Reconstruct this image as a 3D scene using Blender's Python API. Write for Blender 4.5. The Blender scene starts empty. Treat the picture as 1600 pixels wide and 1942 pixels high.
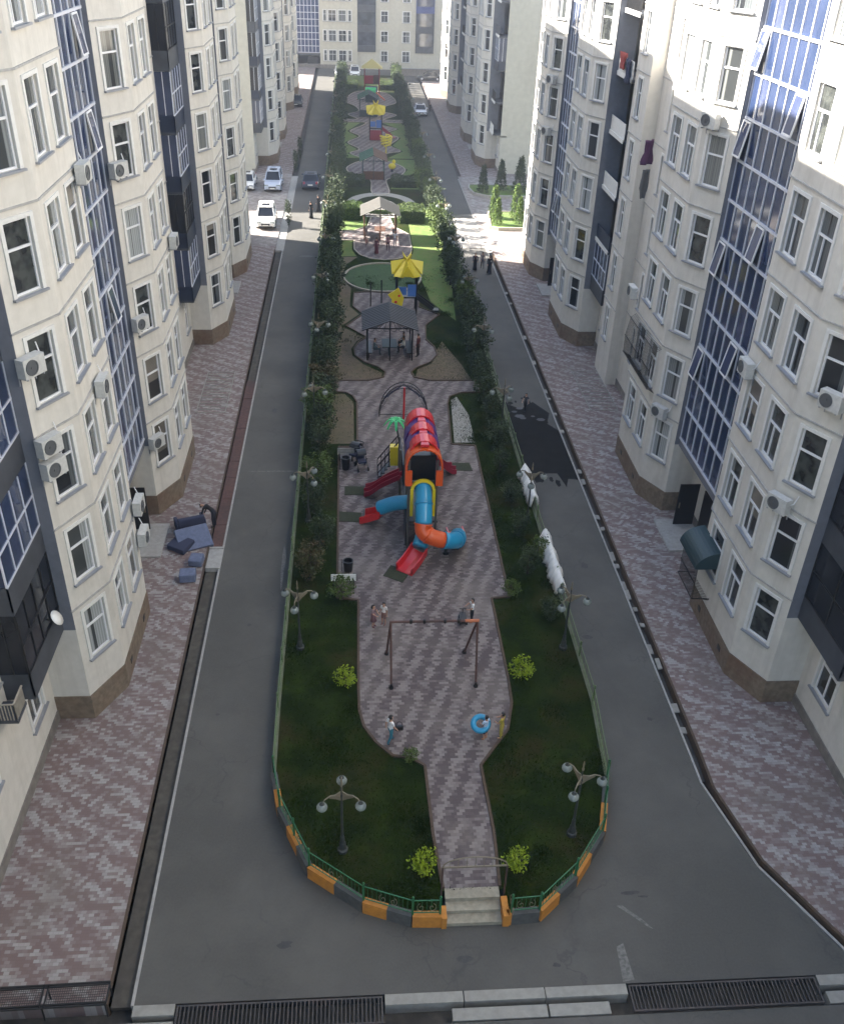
import bpy, bmesh, math, random
from mathutils import Vector, Matrix
random.seed(11)
S = bpy.context.scene
COL = S.collection
R = math.radians
# ------------------------------------------------------------------ camera
CAMH = 26.0
FPX = 1770.546
M3 = Matrix(((0.99743404, -0.06432874, 0.03141882), (0.0084063, 0.54106502, 0.84093875), (-0.07109616, -0.83851682, 0.54021744)))
cam = bpy.data.cameras.new('camera'); camo = bpy.data.objects.new('camera', cam); COL.objects.link(camo)
camo.matrix_world = Matrix.Translation((0, 0, CAMH)) @ M3.transposed().to_4x4()
cam.sensor_fit = 'HORIZONTAL'; cam.sensor_width = 36; cam.lens = 36 * FPX / 1600
cam.clip_start = 0.5; cam.clip_end = 2000
S.camera = camo
# ------------------------------------------------------------------ light
SUN_EL = R(32.2)
SUNH = Vector((-0.955, 0.295, 0)).normalized()
sun_dir = Vector((SUNH.x * math.cos(SUN_EL), SUNH.y * math.cos(SUN_EL), math.sin(SUN_EL)))
W = bpy.data.worlds.new('World'); S.world = W; W.use_nodes = True
nt = W.node_tree
sky = nt.nodes.new('ShaderNodeTexSky'); sky.sky_type = 'NISHITA'; sky.sun_disc = False
sky.sun_elevation = SUN_EL; sky.sun_rotation = math.atan2(SUNH.x, SUNH.y)
sky.air_density = 1.3; sky.dust_density = 1.6; sky.ozone_density = 1.2
nt.links.new(sky.outputs[0], nt.nodes['Background'].inputs[0]); nt.nodes['Background'].inputs[1].default_value = 0.06
sl = bpy.data.lights.new('sun', 'SUN'); sl.energy = 5.0; sl.angle = R(0.5); sl.color = (1.0, 0.94, 0.85)
so = bpy.data.objects.new('sun', sl); COL.objects.link(so); so.rotation_euler = sun_dir.to_track_quat('Z', 'Y').to_euler()
S.view_settings.view_transform = 'Standard'; S.view_settings.look = 'None'; S.view_settings.exposure = 3.0; S.view_settings.gamma = 1
S.render.engine = 'CYCLES'

# ------------------------------------------------------------------ helpers
def inframe(p, mx=70, my=70):
    v = M3 @ (Vector(p) - Vector((0, 0, CAMH)))
    if v.z > -0.5: return False
    x = 800 + FPX * v.x / -v.z; y = 971 - FPX * v.y / -v.z
    return -mx < x < 1600 + mx and -my < y < 1942 + my
def dist(p): return (Vector(p) - Vector((0, 0, CAMH))).length

class MB:
    def __init__(s): s.v = []; s.f = []; s.m = []
    def add(s, vs, fs, mi=0):
        o = len(s.v); s.v += [tuple(p) for p in vs]; s.f += [tuple(i + o for i in f) for f in fs]; s.m += [mi] * len(fs); return s
    def quad(s, a, b, c, d, mi=0): return s.add([a, b, c, d], [(0, 1, 2, 3)], mi)
    def poly(s, pts, mi=0): return s.add(pts, [tuple(range(len(pts)))], mi)
    def box(s, x0, x1, y0, y1, z0, z1, mi=0):
        if x0 > x1: x0, x1 = x1, x0
        if y0 > y1: y0, y1 = y1, y0
        vs = [(x, y, z) for z in (z0, z1) for y in (y0, y1) for x in (x0, x1)]
        return s.add(vs, [(0, 2, 3, 1), (4, 5, 7, 6), (0, 1, 5, 4), (2, 6, 7, 3), (0, 4, 6, 2), (1, 3, 7, 5)], mi)
    def obox(s, c, dx, dy, dz, ax, mi=0):   # oriented box: centre, half extents, 3 axes
        c = Vector(c); X, Y, Z = [Vector(a) for a in ax]
        vs = [c + X * dx * i + Y * dy * j + Z * dz * k for k in (-1, 1) for j in (-1, 1) for i in (-1, 1)]
        return s.add(vs, [(0, 2, 3, 1), (4, 5, 7, 6), (0, 1, 5, 4), (2, 6, 7, 3), (0, 4, 6, 2), (1, 3, 7, 5)], mi)
    def beam(s, a, b, w, h=None, mi=0, up=(0, 0, 1)):
        a = Vector(a); b = Vector(b); d = (b - a); L = d.length
        if L < 1e-6: return s
        d.normalize(); u = Vector(up)
        if abs(d.dot(u)) > .99: u = Vector((0, 1, 0))
        x = d.cross(u).normalized(); z = x.cross(d).normalized()
        return s.obox((a + b) / 2, w / 2, L / 2, (h or w) / 2, (x, d, z), mi)
    def prism(s, poly, z0, z1, mi=0, top=None):
        n = len(poly)
        ar = sum(poly[i][0] * poly[(i + 1) % n][1] - poly[(i + 1) % n][0] * poly[i][1] for i in range(n))
        if ar < 0: poly = poly[::-1]
        s.add([(x, y, z0) for x, y in poly] + [(x, y, z1) for x, y in poly], [(i, (i + 1) % n, n + (i + 1) % n, n + i) for i in range(n)], mi)
        s.add([(x, y, z1) for x, y in poly], [tuple(range(n))], mi if top is None else top)
        return s.add([(x, y, z0) for x, y in poly], [tuple(range(n))[::-1]], mi)
    def tube(s, pts, r, n=8, mi=0, cap=True, mis=None):
        pts = [Vector(p) for p in pts]; rs = r if isinstance(r, (list, tuple)) else [r] * len(pts)
        rings = []; prevx = None
        for i, p in enumerate(pts):
            d = (pts[min(i + 1, len(pts) - 1)] - pts[max(i - 1, 0)]).normalized()
            if prevx is None:
                u = Vector((0, 0, 1)) if abs(d.z) < .95 else Vector((1, 0, 0)); x = d.cross(u).normalized()
            else:
                x = (prevx - d * prevx.dot(d)).normalized()
            prevx = x; y = d.cross(x)
            rings.append([p + (x * math.cos(2 * math.pi * k / n) + y * math.sin(2 * math.pi * k / n)) * rs[i] for k in range(n)])
        vs = [v for rg in rings for v in rg]; o = len(s.v); s.v += [tuple(v) for v in vs]
        for i in range(len(pts) - 1):
            for k in range(n):
                s.f.append((o + i * n + k, o + i * n + (k + 1) % n, o + (i + 1) * n + (k + 1) % n, o + (i + 1) * n + k)); s.m.append(mis[i] if mis else mi)
        if cap:
            s.f.append(tuple(o + k for k in range(n))[::-1]); s.m.append(mis[0] if mis else mi)
            s.f.append(tuple(o + (len(pts) - 1) * n + k for k in range(n))); s.m.append(mis[-1] if mis else mi)
        return s
    def lathe(s, c, prof, n=12, mi=0):   # prof: (r,z)
        c = Vector(c); o = len(s.v)
        for r, z in prof: s.v += [(c.x + r * math.cos(2 * math.pi * k / n), c.y + r * math.sin(2 * math.pi * k / n), c.z + z) for k in range(n)]
        for i in range(len(prof) - 1):
            for k in range(n):
                s.f.append((o + i * n + k, o + i * n + (k + 1) % n, o + (i + 1) * n + (k + 1) % n, o + (i + 1) * n + k)); s.m.append(mi)
        s.f.append(tuple(o + k for k in range(n))[::-1]); s.m.append(mi)
        s.f.append(tuple(o + (len(prof) - 1) * n + k for k in range(n))); s.m.append(mi)
        return s
    def ball(s, c, rx, ry=None, rz=None, n=10, mi=0):
        ry = ry or rx; rz = rz or rx; c = Vector(c); o = len(s.v); m = max(4, n // 2)
        for i in range(m + 1):
            a = -math.pi / 2 + math.pi * i / m; ca = max(math.cos(a), .02)
            s.v += [(c.x + rx * ca * math.cos(2 * math.pi * k / n), c.y + ry * ca * math.sin(2 * math.pi * k / n), c.z + rz * math.sin(a)) for k in range(n)]
        for i in range(m):
            for k in range(n):
                s.f.append((o + i * n + k, o + i * n + (k + 1) % n, o + (i + 1) * n + (k + 1) % n, o + (i + 1) * n + k)); s.m.append(mi)
        return s
    def mesh(s, name, mats, smooth=False):
        me = bpy.data.meshes.new(name); me.from_pydata(s.v, [], s.f)
        for m in (mats if isinstance(mats, (list, tuple)) else [mats]): me.materials.append(m)
        me.polygons.foreach_set('material_index', s.m)
        if smooth: me.polygons.foreach_set('use_smooth', [True] * len(s.f))
        me.update(); return me
    def build(s, name, mats, parent=None, loc=(0, 0, 0), rot=0, smooth=False):
        return link(name, s.mesh(name, mats, smooth), parent, loc, rot)

def link(name, me, parent=None, loc=(0, 0, 0), rot=0):
    o = bpy.data.objects.new(name, me); COL.objects.link(o)
    if parent is not None: o.parent = parent
    o.location = loc; o.rotation_euler = (0, 0, rot); return o
def tag(o, label=None, cat=None, group=None, kind=None):
    if label: o['label'] = label
    if cat: o['category'] = cat
    if group: o['group'] = group
    if kind: o['kind'] = kind
    return o
def thing(name, label, cat, loc=(0, 0, 0), rot=0, group=None):
    return tag(link(name, None, None, loc, rot), label, cat, group)
def struct(o): o['kind'] = 'structure'; return o
def copy_tree(o, parent=None):
    c = o.copy(); COL.objects.link(c)
    if parent is not None: c.parent = parent
    for ch in list(o.children): copy_tree(ch, c)
    return c
ORD = ['first', 'second', 'third', 'fourth', 'fifth', 'sixth', 'seventh', 'eighth', 'ninth', 'tenth']
def ordn(k):
    if k <= 10: return ORD[k - 1]
    suf = 'th' if 10 < k % 100 < 14 else {1: 'st', 2: 'nd', 3: 'rd'}.get(k % 10, 'th')
    return f'{k}{suf}'

# ------------------------------------------------------------------ materials
def _n(nt, t, **k):
    n = nt.nodes.new(t)
    for a, b in k.items(): setattr(n, a, b)
    return n
def mat(name, col, rough=.6, metal=0, spec=.5, noise=0, scale=6, col2=None, bump=0, alpha=None, trans=0, coat=0, fac=(.35, .65), detail=5, sub=None):
    m = bpy.data.materials.new(name); m.use_nodes = True; nt = m.node_tree; b = nt.nodes['Principled BSDF']
    b.inputs['Base Color'].default_value = (*col, 1); b.inputs['Roughness'].default_value = rough; b.inputs['Metallic'].default_value = metal
    b.inputs['Specular IOR Level'].default_value = spec
    if trans: b.inputs['Transmission Weight'].default_value = trans
    if coat: b.inputs['Coat Weight'].default_value = coat
    if noise or col2:
        tc = _n(nt, 'ShaderNodeTexCoord'); nz = _n(nt, 'ShaderNodeTexNoise'); nz.inputs['Scale'].default_value = scale; nz.inputs['Detail'].default_value = detail
        geo = _n(nt, 'ShaderNodeNewGeometry'); nt.links.new(geo.outputs['Position'], nz.inputs['Vector'])
        mr = _n(nt, 'ShaderNodeMapRange'); mr.inputs[1].default_value = fac[0]; mr.inputs[2].default_value = fac[1]
        nt.links.new(nz.outputs['Fac'], mr.inputs[0])
        mx = _n(nt, 'ShaderNodeMix', data_type='RGBA')
        c2 = col2 or tuple(c * (1 - noise) for c in col)
        mx.inputs[6].default_value = (*col, 1); mx.inputs[7].default_value = (*c2, 1)
        nt.links.new(mr.outputs[0], mx.inputs[0]); nt.links.new(mx.outputs[2], b.inputs['Base Color'])
        if bump:
            bp = _n(nt, 'ShaderNodeBump'); bp.inputs['Strength'].default_value = bump; bp.inputs['Distance'].default_value = .03
            nt.links.new(nz.outputs['Fac'], bp.inputs['Height']); nt.links.new(bp.outputs[0], b.inputs['Normal'])
    return m
def layered(m, col, scale, lo, hi, strength=.6, stretch=(1, 1, 1)):
    """adds a second, larger scale stain of its own shape over the base colour"""
    nt = m.node_tree; b = nt.nodes['Principled BSDF']; src = b.inputs['Base Color'].links[0].from_socket
    geo = _n(nt, 'ShaderNodeNewGeometry'); mp = _n(nt, 'ShaderNodeMapping'); mp.inputs['Scale'].default_value = stretch
    nz = _n(nt, 'ShaderNodeTexNoise'); nz.inputs['Scale'].default_value = scale; nz.inputs['Detail'].default_value = 7; nz.inputs['Roughness'].default_value = .65
    nt.links.new(geo.outputs['Position'], mp.inputs[0]); nt.links.new(mp.outputs[0], nz.inputs['Vector'])
    mr = _n(nt, 'ShaderNodeMapRange'); mr.inputs[1].default_value = lo; mr.inputs[2].default_value = hi; mr.inputs[4].default_value = strength
    nt.links.new(nz.outputs['Fac'], mr.inputs[0])
    mx = _n(nt, 'ShaderNodeMix', data_type='RGBA'); mx.inputs[7].default_value = (*col, 1)
    nt.links.new(src, mx.inputs[6]); nt.links.new(mr.outputs[0], mx.inputs[0]); nt.links.new(mx.outputs[2], b.inputs['Base Color'])
    return m

def paver(name, c1, c2, c3, bw=.24, bh=.12, stripe=(.9, .9), sw=.35, rough=.85, blob=.5, mort=.03, dirt=(.16, .13, .11), dirtst=.5):
    """rows of small two-tone blocks; the mix of tones runs in diagonal bands"""
    m = bpy.data.materials.new(name); m.use_nodes = True; nt = m.node_tree; b = nt.nodes['Principled BSDF']; b.inputs['Roughness'].default_value = rough
    L = nt.links.new
    geo = _n(nt, 'ShaderNodeNewGeometry'); sx = _n(nt, 'ShaderNodeSeparateXYZ'); L(geo.outputs['Position'], sx.inputs[0])
    def math_(op, a, b_=None, c=None):
        n = _n(nt, 'ShaderNodeMath', operation=op)
        for i, v in enumerate((a, b_, c)):
            if v is None: continue
            if isinstance(v, (int, float)): n.inputs[i].default_value = v
            else: L(v, n.inputs[i])
        return n.outputs[0]
    r = math_('DIVIDE', sx.outputs['Y'], bh); row = math_('FLOOR', r)
    off = math_('MULTIPLY', row, .5); cx = math_('ADD', math_('DIVIDE', sx.outputs['X'], bw), off); cell = math_('FLOOR', cx)
    cb = _n(nt, 'ShaderNodeCombineXYZ'); L(cell, cb.inputs[0]); L(row, cb.inputs[1])
    wn = _n(nt, 'ShaderNodeTexWhiteNoise', noise_dimensions='3D'); L(cb.outputs[0], wn.inputs['Vector'])
    # diagonal band, evaluated per block so that edges are stepped
    px_ = math_('MULTIPLY', cell, bw); py_ = math_('MULTIPLY', row, bh)
    d = math_('ADD', math_('MULTIPLY', px_, stripe[0]), math_('MULTIPLY', py_, stripe[1]))
    s1 = math_('SINE', math_('MULTIPLY', d, 2 * math.pi / 1.0))
    big = _n(nt, 'ShaderNodeTexNoise'); big.inputs['Scale'].default_value = blob; big.inputs['Detail'].default_value = 3; L(geo.outputs['Position'], big.inputs['Vector'])
    amp = math_('MULTIPLY', s1, sw)
    v = math_('ADD', wn.outputs['Value'], amp); v = math_('ADD', v, math_('MULTIPLY', math_('SUBTRACT', big.outputs['Fac'], .5), .9))
    cr = _n(nt, 'ShaderNodeValToRGB'); cr.color_ramp.interpolation = 'LINEAR'
    e = cr.color_ramp.elements; e[0].position = .25; e[0].color = (*c1, 1); e[1].position = .55; e[1].color = (*c2, 1)
    e3 = cr.color_ramp.elements.new(.95); e3.color = (*c3, 1)
    L(v, cr.inputs[0])
    # joints
    fx = math_('FRACT', cx); fy = math_('FRACT', r)
    jx = math_('LESS_THAN', math_('MINIMUM', fx, math_('SUBTRACT', 1, fx)), mort); jy = math_('LESS_THAN', math_('MINIMUM', fy, math_('SUBTRACT', 1, fy)), mort * 2)
    j = math_('MULTIPLY', math_('MAXIMUM', jx, jy), .28)
    mx = _n(nt, 'ShaderNodeMix', data_type='RGBA'); L(j, mx.inputs[0]); L(cr.outputs[0], mx.inputs[6]); mx.inputs[7].default_value = (.09, .08, .07, 1)
    # dirt
    dn = _n(nt, 'ShaderNodeTexNoise'); dn.inputs['Scale'].default_value = .45; dn.inputs['Detail'].default_value = 8; L(geo.outputs['Position'], dn.inputs['Vector'])
    mr = _n(nt, 'ShaderNodeMapRange'); mr.inputs[1].default_value = .48; mr.inputs[2].default_value = .7; mr.inputs[4].default_value = dirtst; L(dn.outputs['Fac'], mr.inputs[0])
    mx2 = _n(nt, 'ShaderNodeMix', data_type='RGBA'); L(mr.outputs[0], mx2.inputs[0]); L(mx.outputs[2], mx2.inputs[6]); mx2.inputs[7].default_value = (*dirt, 1)
    L(mx2.outputs[2], b.inputs['Base Color'])
    bp = _n(nt, 'ShaderNodeBump'); bp.inputs['Strength'].default_value = .35; bp.inputs['Distance'].default_value = .02; bp.invert = True
    L(j, bp.inputs['Height']); L(bp.outputs[0], b.inputs['Normal'])
    return m

cream = layered(mat('cream_render', (.585, .56, .51), .85, noise=.08, scale=3, bump=.15), (.36, .34, .30), 1.3, .48, .78, .5, (1.6, 1.6, .12))
layered(cream, (.30, .28, .24), .35, .58, .75, .35, (1, 1, .6))
cream_warm = layered(mat('warm_render', (.50, .475, .40), .85, noise=.10, scale=2), (.36, .32, .26), .5, .5, .8, .5, (1, 1, .2))
trim = mat('white_trim', (.64, .635, .61), .7, noise=.08, scale=8)
greyp = layered(mat('grey_paint', (.15, .16, .19), .8, noise=.12, scale=4), (.14, .14, .16), .8, .5, .8, .5, (1, 1, .25))
plinthm = layered(mat('stone_plinth', (.20, .155, .11), .8, noise=.35, scale=5, bump=.3), (.12, .06, .035), .6, .45, .7, .7)
plintg = mat('grey_plinth', (.20, .18, .16), .85, noise=.3, scale=3)
ledgem = mat('string_course', (.38, .375, .36), .8, noise=.2, scale=6)
sillm = mat('sill_grey', (.26, .27, .29), .5, noise=.1, scale=8)
upvc = mat('white_frame', (.70, .70, .71), .4)
alu = mat('mullion', (.60, .62, .68), .4, metal=.2)
roofm = mat('roof_felt', (.12, .12, .12), .9, noise=.3, scale=1)
def glassm(name, c, c2, sc=2.2, rough=.06, f=(.4, .6)):
    return mat(name, c, rough, spec=.8, col2=c2, scale=sc, fac=f, detail=2)
panes = [glassm('pane_dark', (.02, .022, .022), (.06, .065, .06)), glassm('pane_curtain', (.30, .31, .28), (.20, .20, .18), 5),
         glassm('pane_pale', (.40, .43, .43), (.25, .28, .30), 4), glassm('pane_warm', (.26, .22, .16), (.13, .11, .09), 3), glassm('pane_grey', (.11, .12, .13), (.05, .05, .055), 3)]
def curtain_pane(name, dark, cur, blind=False, seed=0.0):
    m = bpy.data.materials.new(name); m.use_nodes = True; nt = m.node_tree; b = nt.nodes['Principled BSDF']; L = nt.links.new
    b.inputs['Roughness'].default_value = .09; b.inputs['Specular IOR Level'].default_value = .6
    tc = _n(nt, 'ShaderNodeTexCoord'); sp = _n(nt, 'ShaderNodeSeparateXYZ'); L(tc.outputs['Object'], sp.inputs[0]); oi = _n(nt, 'ShaderNodeObjectInfo')
    def mt(op, a, c=None, d=None):
        n = _n(nt, 'ShaderNodeMath', operation=op)
        for i, v in enumerate((a, c, d)):
            if v is None: continue
            if isinstance(v, (int, float)): n.inputs[i].default_value = v
            else: L(v, n.inputs[i])
        return n.outputs[0]
    r1 = oi.outputs['Random']; r2 = mt('FRACT', mt('MULTIPLY', r1, 7.31)); r3 = mt('FRACT', mt('MULTIPLY', r1, 23.7))
    off = mt('MULTIPLY', mt('SUBTRACT', r2, .5), .35)
    side = mt('GREATER_THAN', mt('ABSOLUTE', mt('SUBTRACT', sp.outputs['X'], off)), mt('MULTIPLY', r3, .42))
    if blind: side = mt('GREATER_THAN', sp.outputs['Z'], mt('MULTIPLY', mt('SUBTRACT', r2, .55), 1.5))
    fold = mt('MULTIPLY_ADD', mt('SINE', mt('MULTIPLY', sp.outputs['Z'] if blind else sp.outputs['X'], 95 if blind else 52)), .16, .84)
    mx = _n(nt, 'ShaderNodeMix', data_type='RGBA'); L(side, mx.inputs[0]); mx.inputs[6].default_value = (*dark, 1)
    cm = _n(nt, 'ShaderNodeVectorMath', operation='SCALE'); cm.inputs[0].default_value = cur; L(mt('MULTIPLY', fold, mt('MULTIPLY_ADD', r2, .6, .6)), cm.inputs['Scale']); L(cm.outputs[0], mx.inputs[7])
    L(mx.outputs[2], b.inputs['Base Color']); return m
panes = [panes[0], curtain_pane('pane_net_curtain', (.03, .033, .034), (.20, .21, .20)), curtain_pane('pane_white_curtain', (.05, .055, .055), (.33, .35, .35)), curtain_pane('pane_blind', (.035, .033, .03), (.22, .20, .17), True), curtain_pane('pane_grey_curtain', (.02, .022, .025), (.10, .11, .115))]
blueglass = mat('blue_glass', (.018, .030, .070), .07, spec=.65, col2=(.030, .044, .095), scale=.6, fac=(.4, .6))
blueglass2 = mat('blue_glass_pale', (.055, .07, .14), .08, spec=.6, col2=(.035, .045, .09), scale=1.5)
navy = mat('navy_panel', (.006, .012, .032), .4, col2=(.012, .022, .05), scale=1.5)
blackg = mat('black_glass', (.008, .010, .015), .12, spec=.35, col2=(.02, .022, .028), scale=.7)
slatem = mat('slate_panel', (.06, .066, .078), .5, noise=.3, scale=2)
darkmetal = mat('dark_metal', (.018, .017, .017), .45, metal=.2)
rust = layered(mat('rusty_steel', (.11, .055, .045), .8, noise=.3, scale=6), (.05, .035, .03), .7, .45, .7, .7)
asph = layered(mat('asphalt', (.076, .0725, .065), .82, noise=.14, scale=14, bump=.1, detail=8), (.115, .109, .097), .22, .42, .7, .8)
layered(asph, (.055, .053, .049), .55, .56, .74, .5, (1, .35, 1))
asph_r = layered(mat('asphalt_right', (.088, .088, .096), .8, noise=.14, scale=14, bump=.1, detail=8), (.12, .12, .125), .22, .45, .75, .7)
layered(asph_r, (.06, .06, .062), .5, .56, .74, .5, (1, .35, 1))
def cracks(m, col, scale, width, st=.6):
    nt = m.node_tree; b = nt.nodes['Principled BSDF']; src = b.inputs['Base Color'].links[0].from_socket
    geo = _n(nt, 'ShaderNodeNewGeometry'); nz = _n(nt, 'ShaderNodeTexNoise'); nz.inputs['Scale'].default_value = 1.3; nz.inputs['Detail'].default_value = 6
    nt.links.new(geo.outputs['Position'], nz.inputs['Vector'])
    ad = _n(nt, 'ShaderNodeVectorMath', operation='MULTIPLY_ADD'); ad.inputs[1].default_value = (1.6, 1.6, 0); nt.links.new(nz.outputs['Color'], ad.inputs[0]); nt.links.new(geo.outputs['Position'], ad.inputs[2])
    vo = _n(nt, 'ShaderNodeTexVoronoi', feature='DISTANCE_TO_EDGE'); vo.inputs['Scale'].default_value = scale; nt.links.new(ad.outputs[0], vo.inputs['Vector'])
    mr = _n(nt, 'ShaderNodeMapRange'); mr.inputs[1].default_value = 0; mr.inputs[2].default_value = width; mr.inputs[3].default_value = st; mr.inputs[4].default_value = 0; nt.links.new(vo.outputs[0], mr.inputs[0])
    n2 = _n(nt, 'ShaderNodeTexNoise'); n2.inputs['Scale'].default_value = .35; nt.links.new(geo.outputs['Position'], n2.inputs['Vector'])
    m2 = _n(nt, 'ShaderNodeMapRange'); m2.inputs[1].default_value = .45; m2.inputs[2].default_value = .6; nt.links.new(n2.outputs['Fac'], m2.inputs[0])
    mu = _n(nt, 'ShaderNodeMath', operation='MULTIPLY'); nt.links.new(mr.outputs[0], mu.inputs[0]); nt.links.new(m2.outputs[0], mu.inputs[1])
    mx = _n(nt, 'ShaderNodeMix', data_type='RGBA'); mx.inputs[7].default_value = (*col, 1)
    nt.links.new(src, mx.inputs[6]); nt.links.new(mu.outputs[0], mx.inputs[0]); nt.links.new(mx.outputs[2], b.inputs['Base Color'])
cracks(asph, (.045, .044, .043), .28, .012)
asph_dark = mat('asphalt_patch', (.017, .0165, .016), .9, spec=.15, noise=.3, scale=1.5, detail=8)
conc = layered(mat('concrete', (.30, .29, .26), .85, noise=.18, scale=5), (.20, .18, .16), .8, .45, .75, .6)
concl = layered(mat('pale_concrete', (.36, .35, .33), .85, noise=.2, scale=5), (.24, .22, .20), .5, .45, .75, .7)
gutm = layered(mat('gutter_bed', (.075, .068, .058), .9, noise=.4, scale=4), (.03, .027, .025), .8, .45, .7, .8)
gutm2 = layered(mat('gutter_silt', (.095, .083, .066), .9, noise=.4, scale=4), (.06, .05, .04), .8, .45, .7, .8)
pav_side = paver('sidewalk_blocks', (.17, .118, .110), (.215, .172, .162), (.32, .30, .285), .165, .11, (.7, .5), .27, blob=1.1)
pav_far = paver('courtyard_blocks', (.21, .18, .17), (.26, .23, .215), (.33, .31, .29), .3, .3, (.6, .5), .15, blob=.3)
pav_isl = paver('plaza_blocks', (.080, .061, .061), (.130, .103, .102), (.205, .178, .168), .19, .12, (-1.25, 1.45), .40, blob=.6, dirt=(.22, .19, .165), dirtst=.5)
pav_lite = mat('pale_paving', (.36, .33, .30), .85, noise=.2, scale=2.5)
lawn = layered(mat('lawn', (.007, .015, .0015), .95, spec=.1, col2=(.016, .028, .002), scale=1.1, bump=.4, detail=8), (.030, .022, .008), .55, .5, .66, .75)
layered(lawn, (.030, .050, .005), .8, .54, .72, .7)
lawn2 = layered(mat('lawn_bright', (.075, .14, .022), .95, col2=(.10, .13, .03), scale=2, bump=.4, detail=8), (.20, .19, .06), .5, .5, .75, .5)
soil = layered(mat('soil', (.13, .098, .062), .95, noise=.3, scale=3, bump=.3), (.09, .085, .04), .6, .45, .7, .7)
kerb_o = layered(mat('kerb_orange', (.52, .21, .03), .7, noise=.2, scale=6), (.30, .12, .04), 1.6, .55, .75, .5)
kerb_g = layered(mat('kerb_grey', (.085, .085, .082), .8, noise=.3, scale=5), (.20, .19, .17), 1.4, .55, .75, .6)
edge = mat('path_edge', (.085, .055, .035), .85, noise=.3, scale=6)
edgel = mat('path_edge_pale', (.36, .32, .26), .8, noise=.2, scale=6)
green_p = mat('green_paint', (.018, .12, .045), .4)
gold_p = mat('bronze_paint', (.19, .16, .11), .5, metal=.2)
pale_rail = mat('weathered_rail', (.11, .16, .07), .5)
greywood = mat('grey_post', (.035, .04, .037), .6, noise=.2, scale=10)
globe = mat('lamp_glass', (.30, .34, .32), .15, trans=.45)
red = mat('red_plastic', (.52, .018, .022), .3, coat=.3); darkred = mat('crimson_plastic', (.25, .012, .03), .35)
orange = mat('orange_plastic', (.62, .085, .012), .3, coat=.3); sky_b = mat('blue_plastic', (.015, .24, .42), .3, coat=.3)
purple = mat('purple_plastic', (.06, .03, .17), .35); yellow = mat('yellow_plastic', (.62, .50, .02), .35)
bluep = mat('mid_blue_plastic', (.05, .14, .42), .4); lime = mat('green_plastic', (.03, .42, .13), .4)
teal = mat('teal_paint', (.012, .035, .042), .5); shade_net = mat('turf_mat', (.035, .042, .020), .95, noise=.3, scale=8)
roof_d = mat('slate_roof', (.030, .033, .042), .6, noise=.2, scale=3); roof_p = mat('pale_sheet_roof', (.10, .095, .085), .55, noise=.15, scale=3)
roof_g = mat('green_roof', (.02, .085, .05), .6, noise=.2, scale=3); wood = mat('brown_timber', (.10, .045, .025), .6, noise=.3, scale=8)
white_c = mat('white_cloth', (.72, .71, .67), .9, noise=.12, scale=5, bump=.5)
white_p = mat('white_paint', (.75, .75, .72), .5)
sofa_m = mat('blue_grey_cloth', (.13, .155, .24), .9, noise=.2, scale=7); sofa_d = mat('dark_blue_cloth', (.035, .04, .075), .9)
bark = mat('bark', (.06, .045, .03), .95, noise=.4, scale=9)
def leafm(name, a, b_, sc=1.4):
    m = mat(name, a, .65, spec=.3, col2=b_, scale=sc, fac=(.35, .65), detail=4)
    bs = m.node_tree.nodes['Principled BSDF']
    return m
leaf_d = leafm('leaf_dark', (.018, .032, .012), (.045, .065, .020)); leaf_m = leafm('leaf_mid', (.05, .085, .016), (.085, .12, .024))
leaf_y = leafm('leaf_lime', (.25, .32, .012), (.16, .23, .012), 4); leaf_c = leafm('leaf_conifer', (.05, .095, .012), (.09, .14, .018), 3)
leaf_r = leafm('leaf_rusty', (.07, .045, .02), (.05, .06, .02))

# ------------------------------------------------------------------ setting: ground, roads
XC = 3.05
def sheet(name, pts, z, m, zb=None):
    b = MB()
    if zb is None: b.poly([(x, y, z) for x, y in pts])
    else: b.prism(pts, zb, z)
    return struct(b.build(name, m))
g_ = MB(); g_.quad((-900, -200, -.42), (900, -200, -.42), (900, 1500, -.42), (-900, 1500, -.42))
struct(g_.build('ground', gutm))
# carriageway: near area and both lanes (slabs with real thickness)
sheet('road', [(-6.3, 14.95), (-6.3, 300), (12.25, 300), (12.25, 22.2), (13.0, 18.7), (14.6, 15.6), (15.3, 14.95)], 0, asph, -.5)
sheet('road', [(-30, -10), (-30, 14.05), (40, 14.05), (40, -10)], -.02, asph, -.5)
# sidewalks
sheet('sidewalk', [(-40, 14.95), (-40, 320), (-6.98, 320), (-6.98, 14.95)], .10, pav_side, -.5)
sheet('sidewalk', [(12.72, 320), (12.72, 23.5), (12.68, 21.9), (13.3, 18.85), (14.85, 15.85), (15.5, 14.95), (60, 14.95), (60, 320)], .10, pav_side, -.5)
def ribbon(name, pts, w, z0, z1, m, side=0):
    b = MB()
    for (x0, y0), (x1, y1) in zip(pts, pts[1:]):
        d = Vector((x1 - x0, y1 - y0, 0)).normalized(); n = Vector((-d.y, d.x, 0)) * (w / 2)
        a = Vector((x0, y0, 0)) - d * .01; c = Vector((x1, y1, 0)) + d * .01
        b.prism([(a.x + n.x, a.y + n.y), (a.x - n.x, a.y - n.y), (c.x - n.x, c.y - n.y), (c.x + n.x, c.y + n.y)], z0, z1)
    return struct(b.build(name, m))
ribbon('kerb', [(-6.34, 14.95), (-6.34, 84)], .09, -.42, .018, concl)
ribbon('kerb', [(-7.03, 14.95), (-7.03, 84)], .10, -.42, .112, edge)
rk = [(12.31, 84), (12.31, 22.2), (13.08, 18.7), (14.7, 15.6), (15.3, 14.96)]
ribbon('kerb', rk, .08, -.42, .016, concl)
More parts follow.
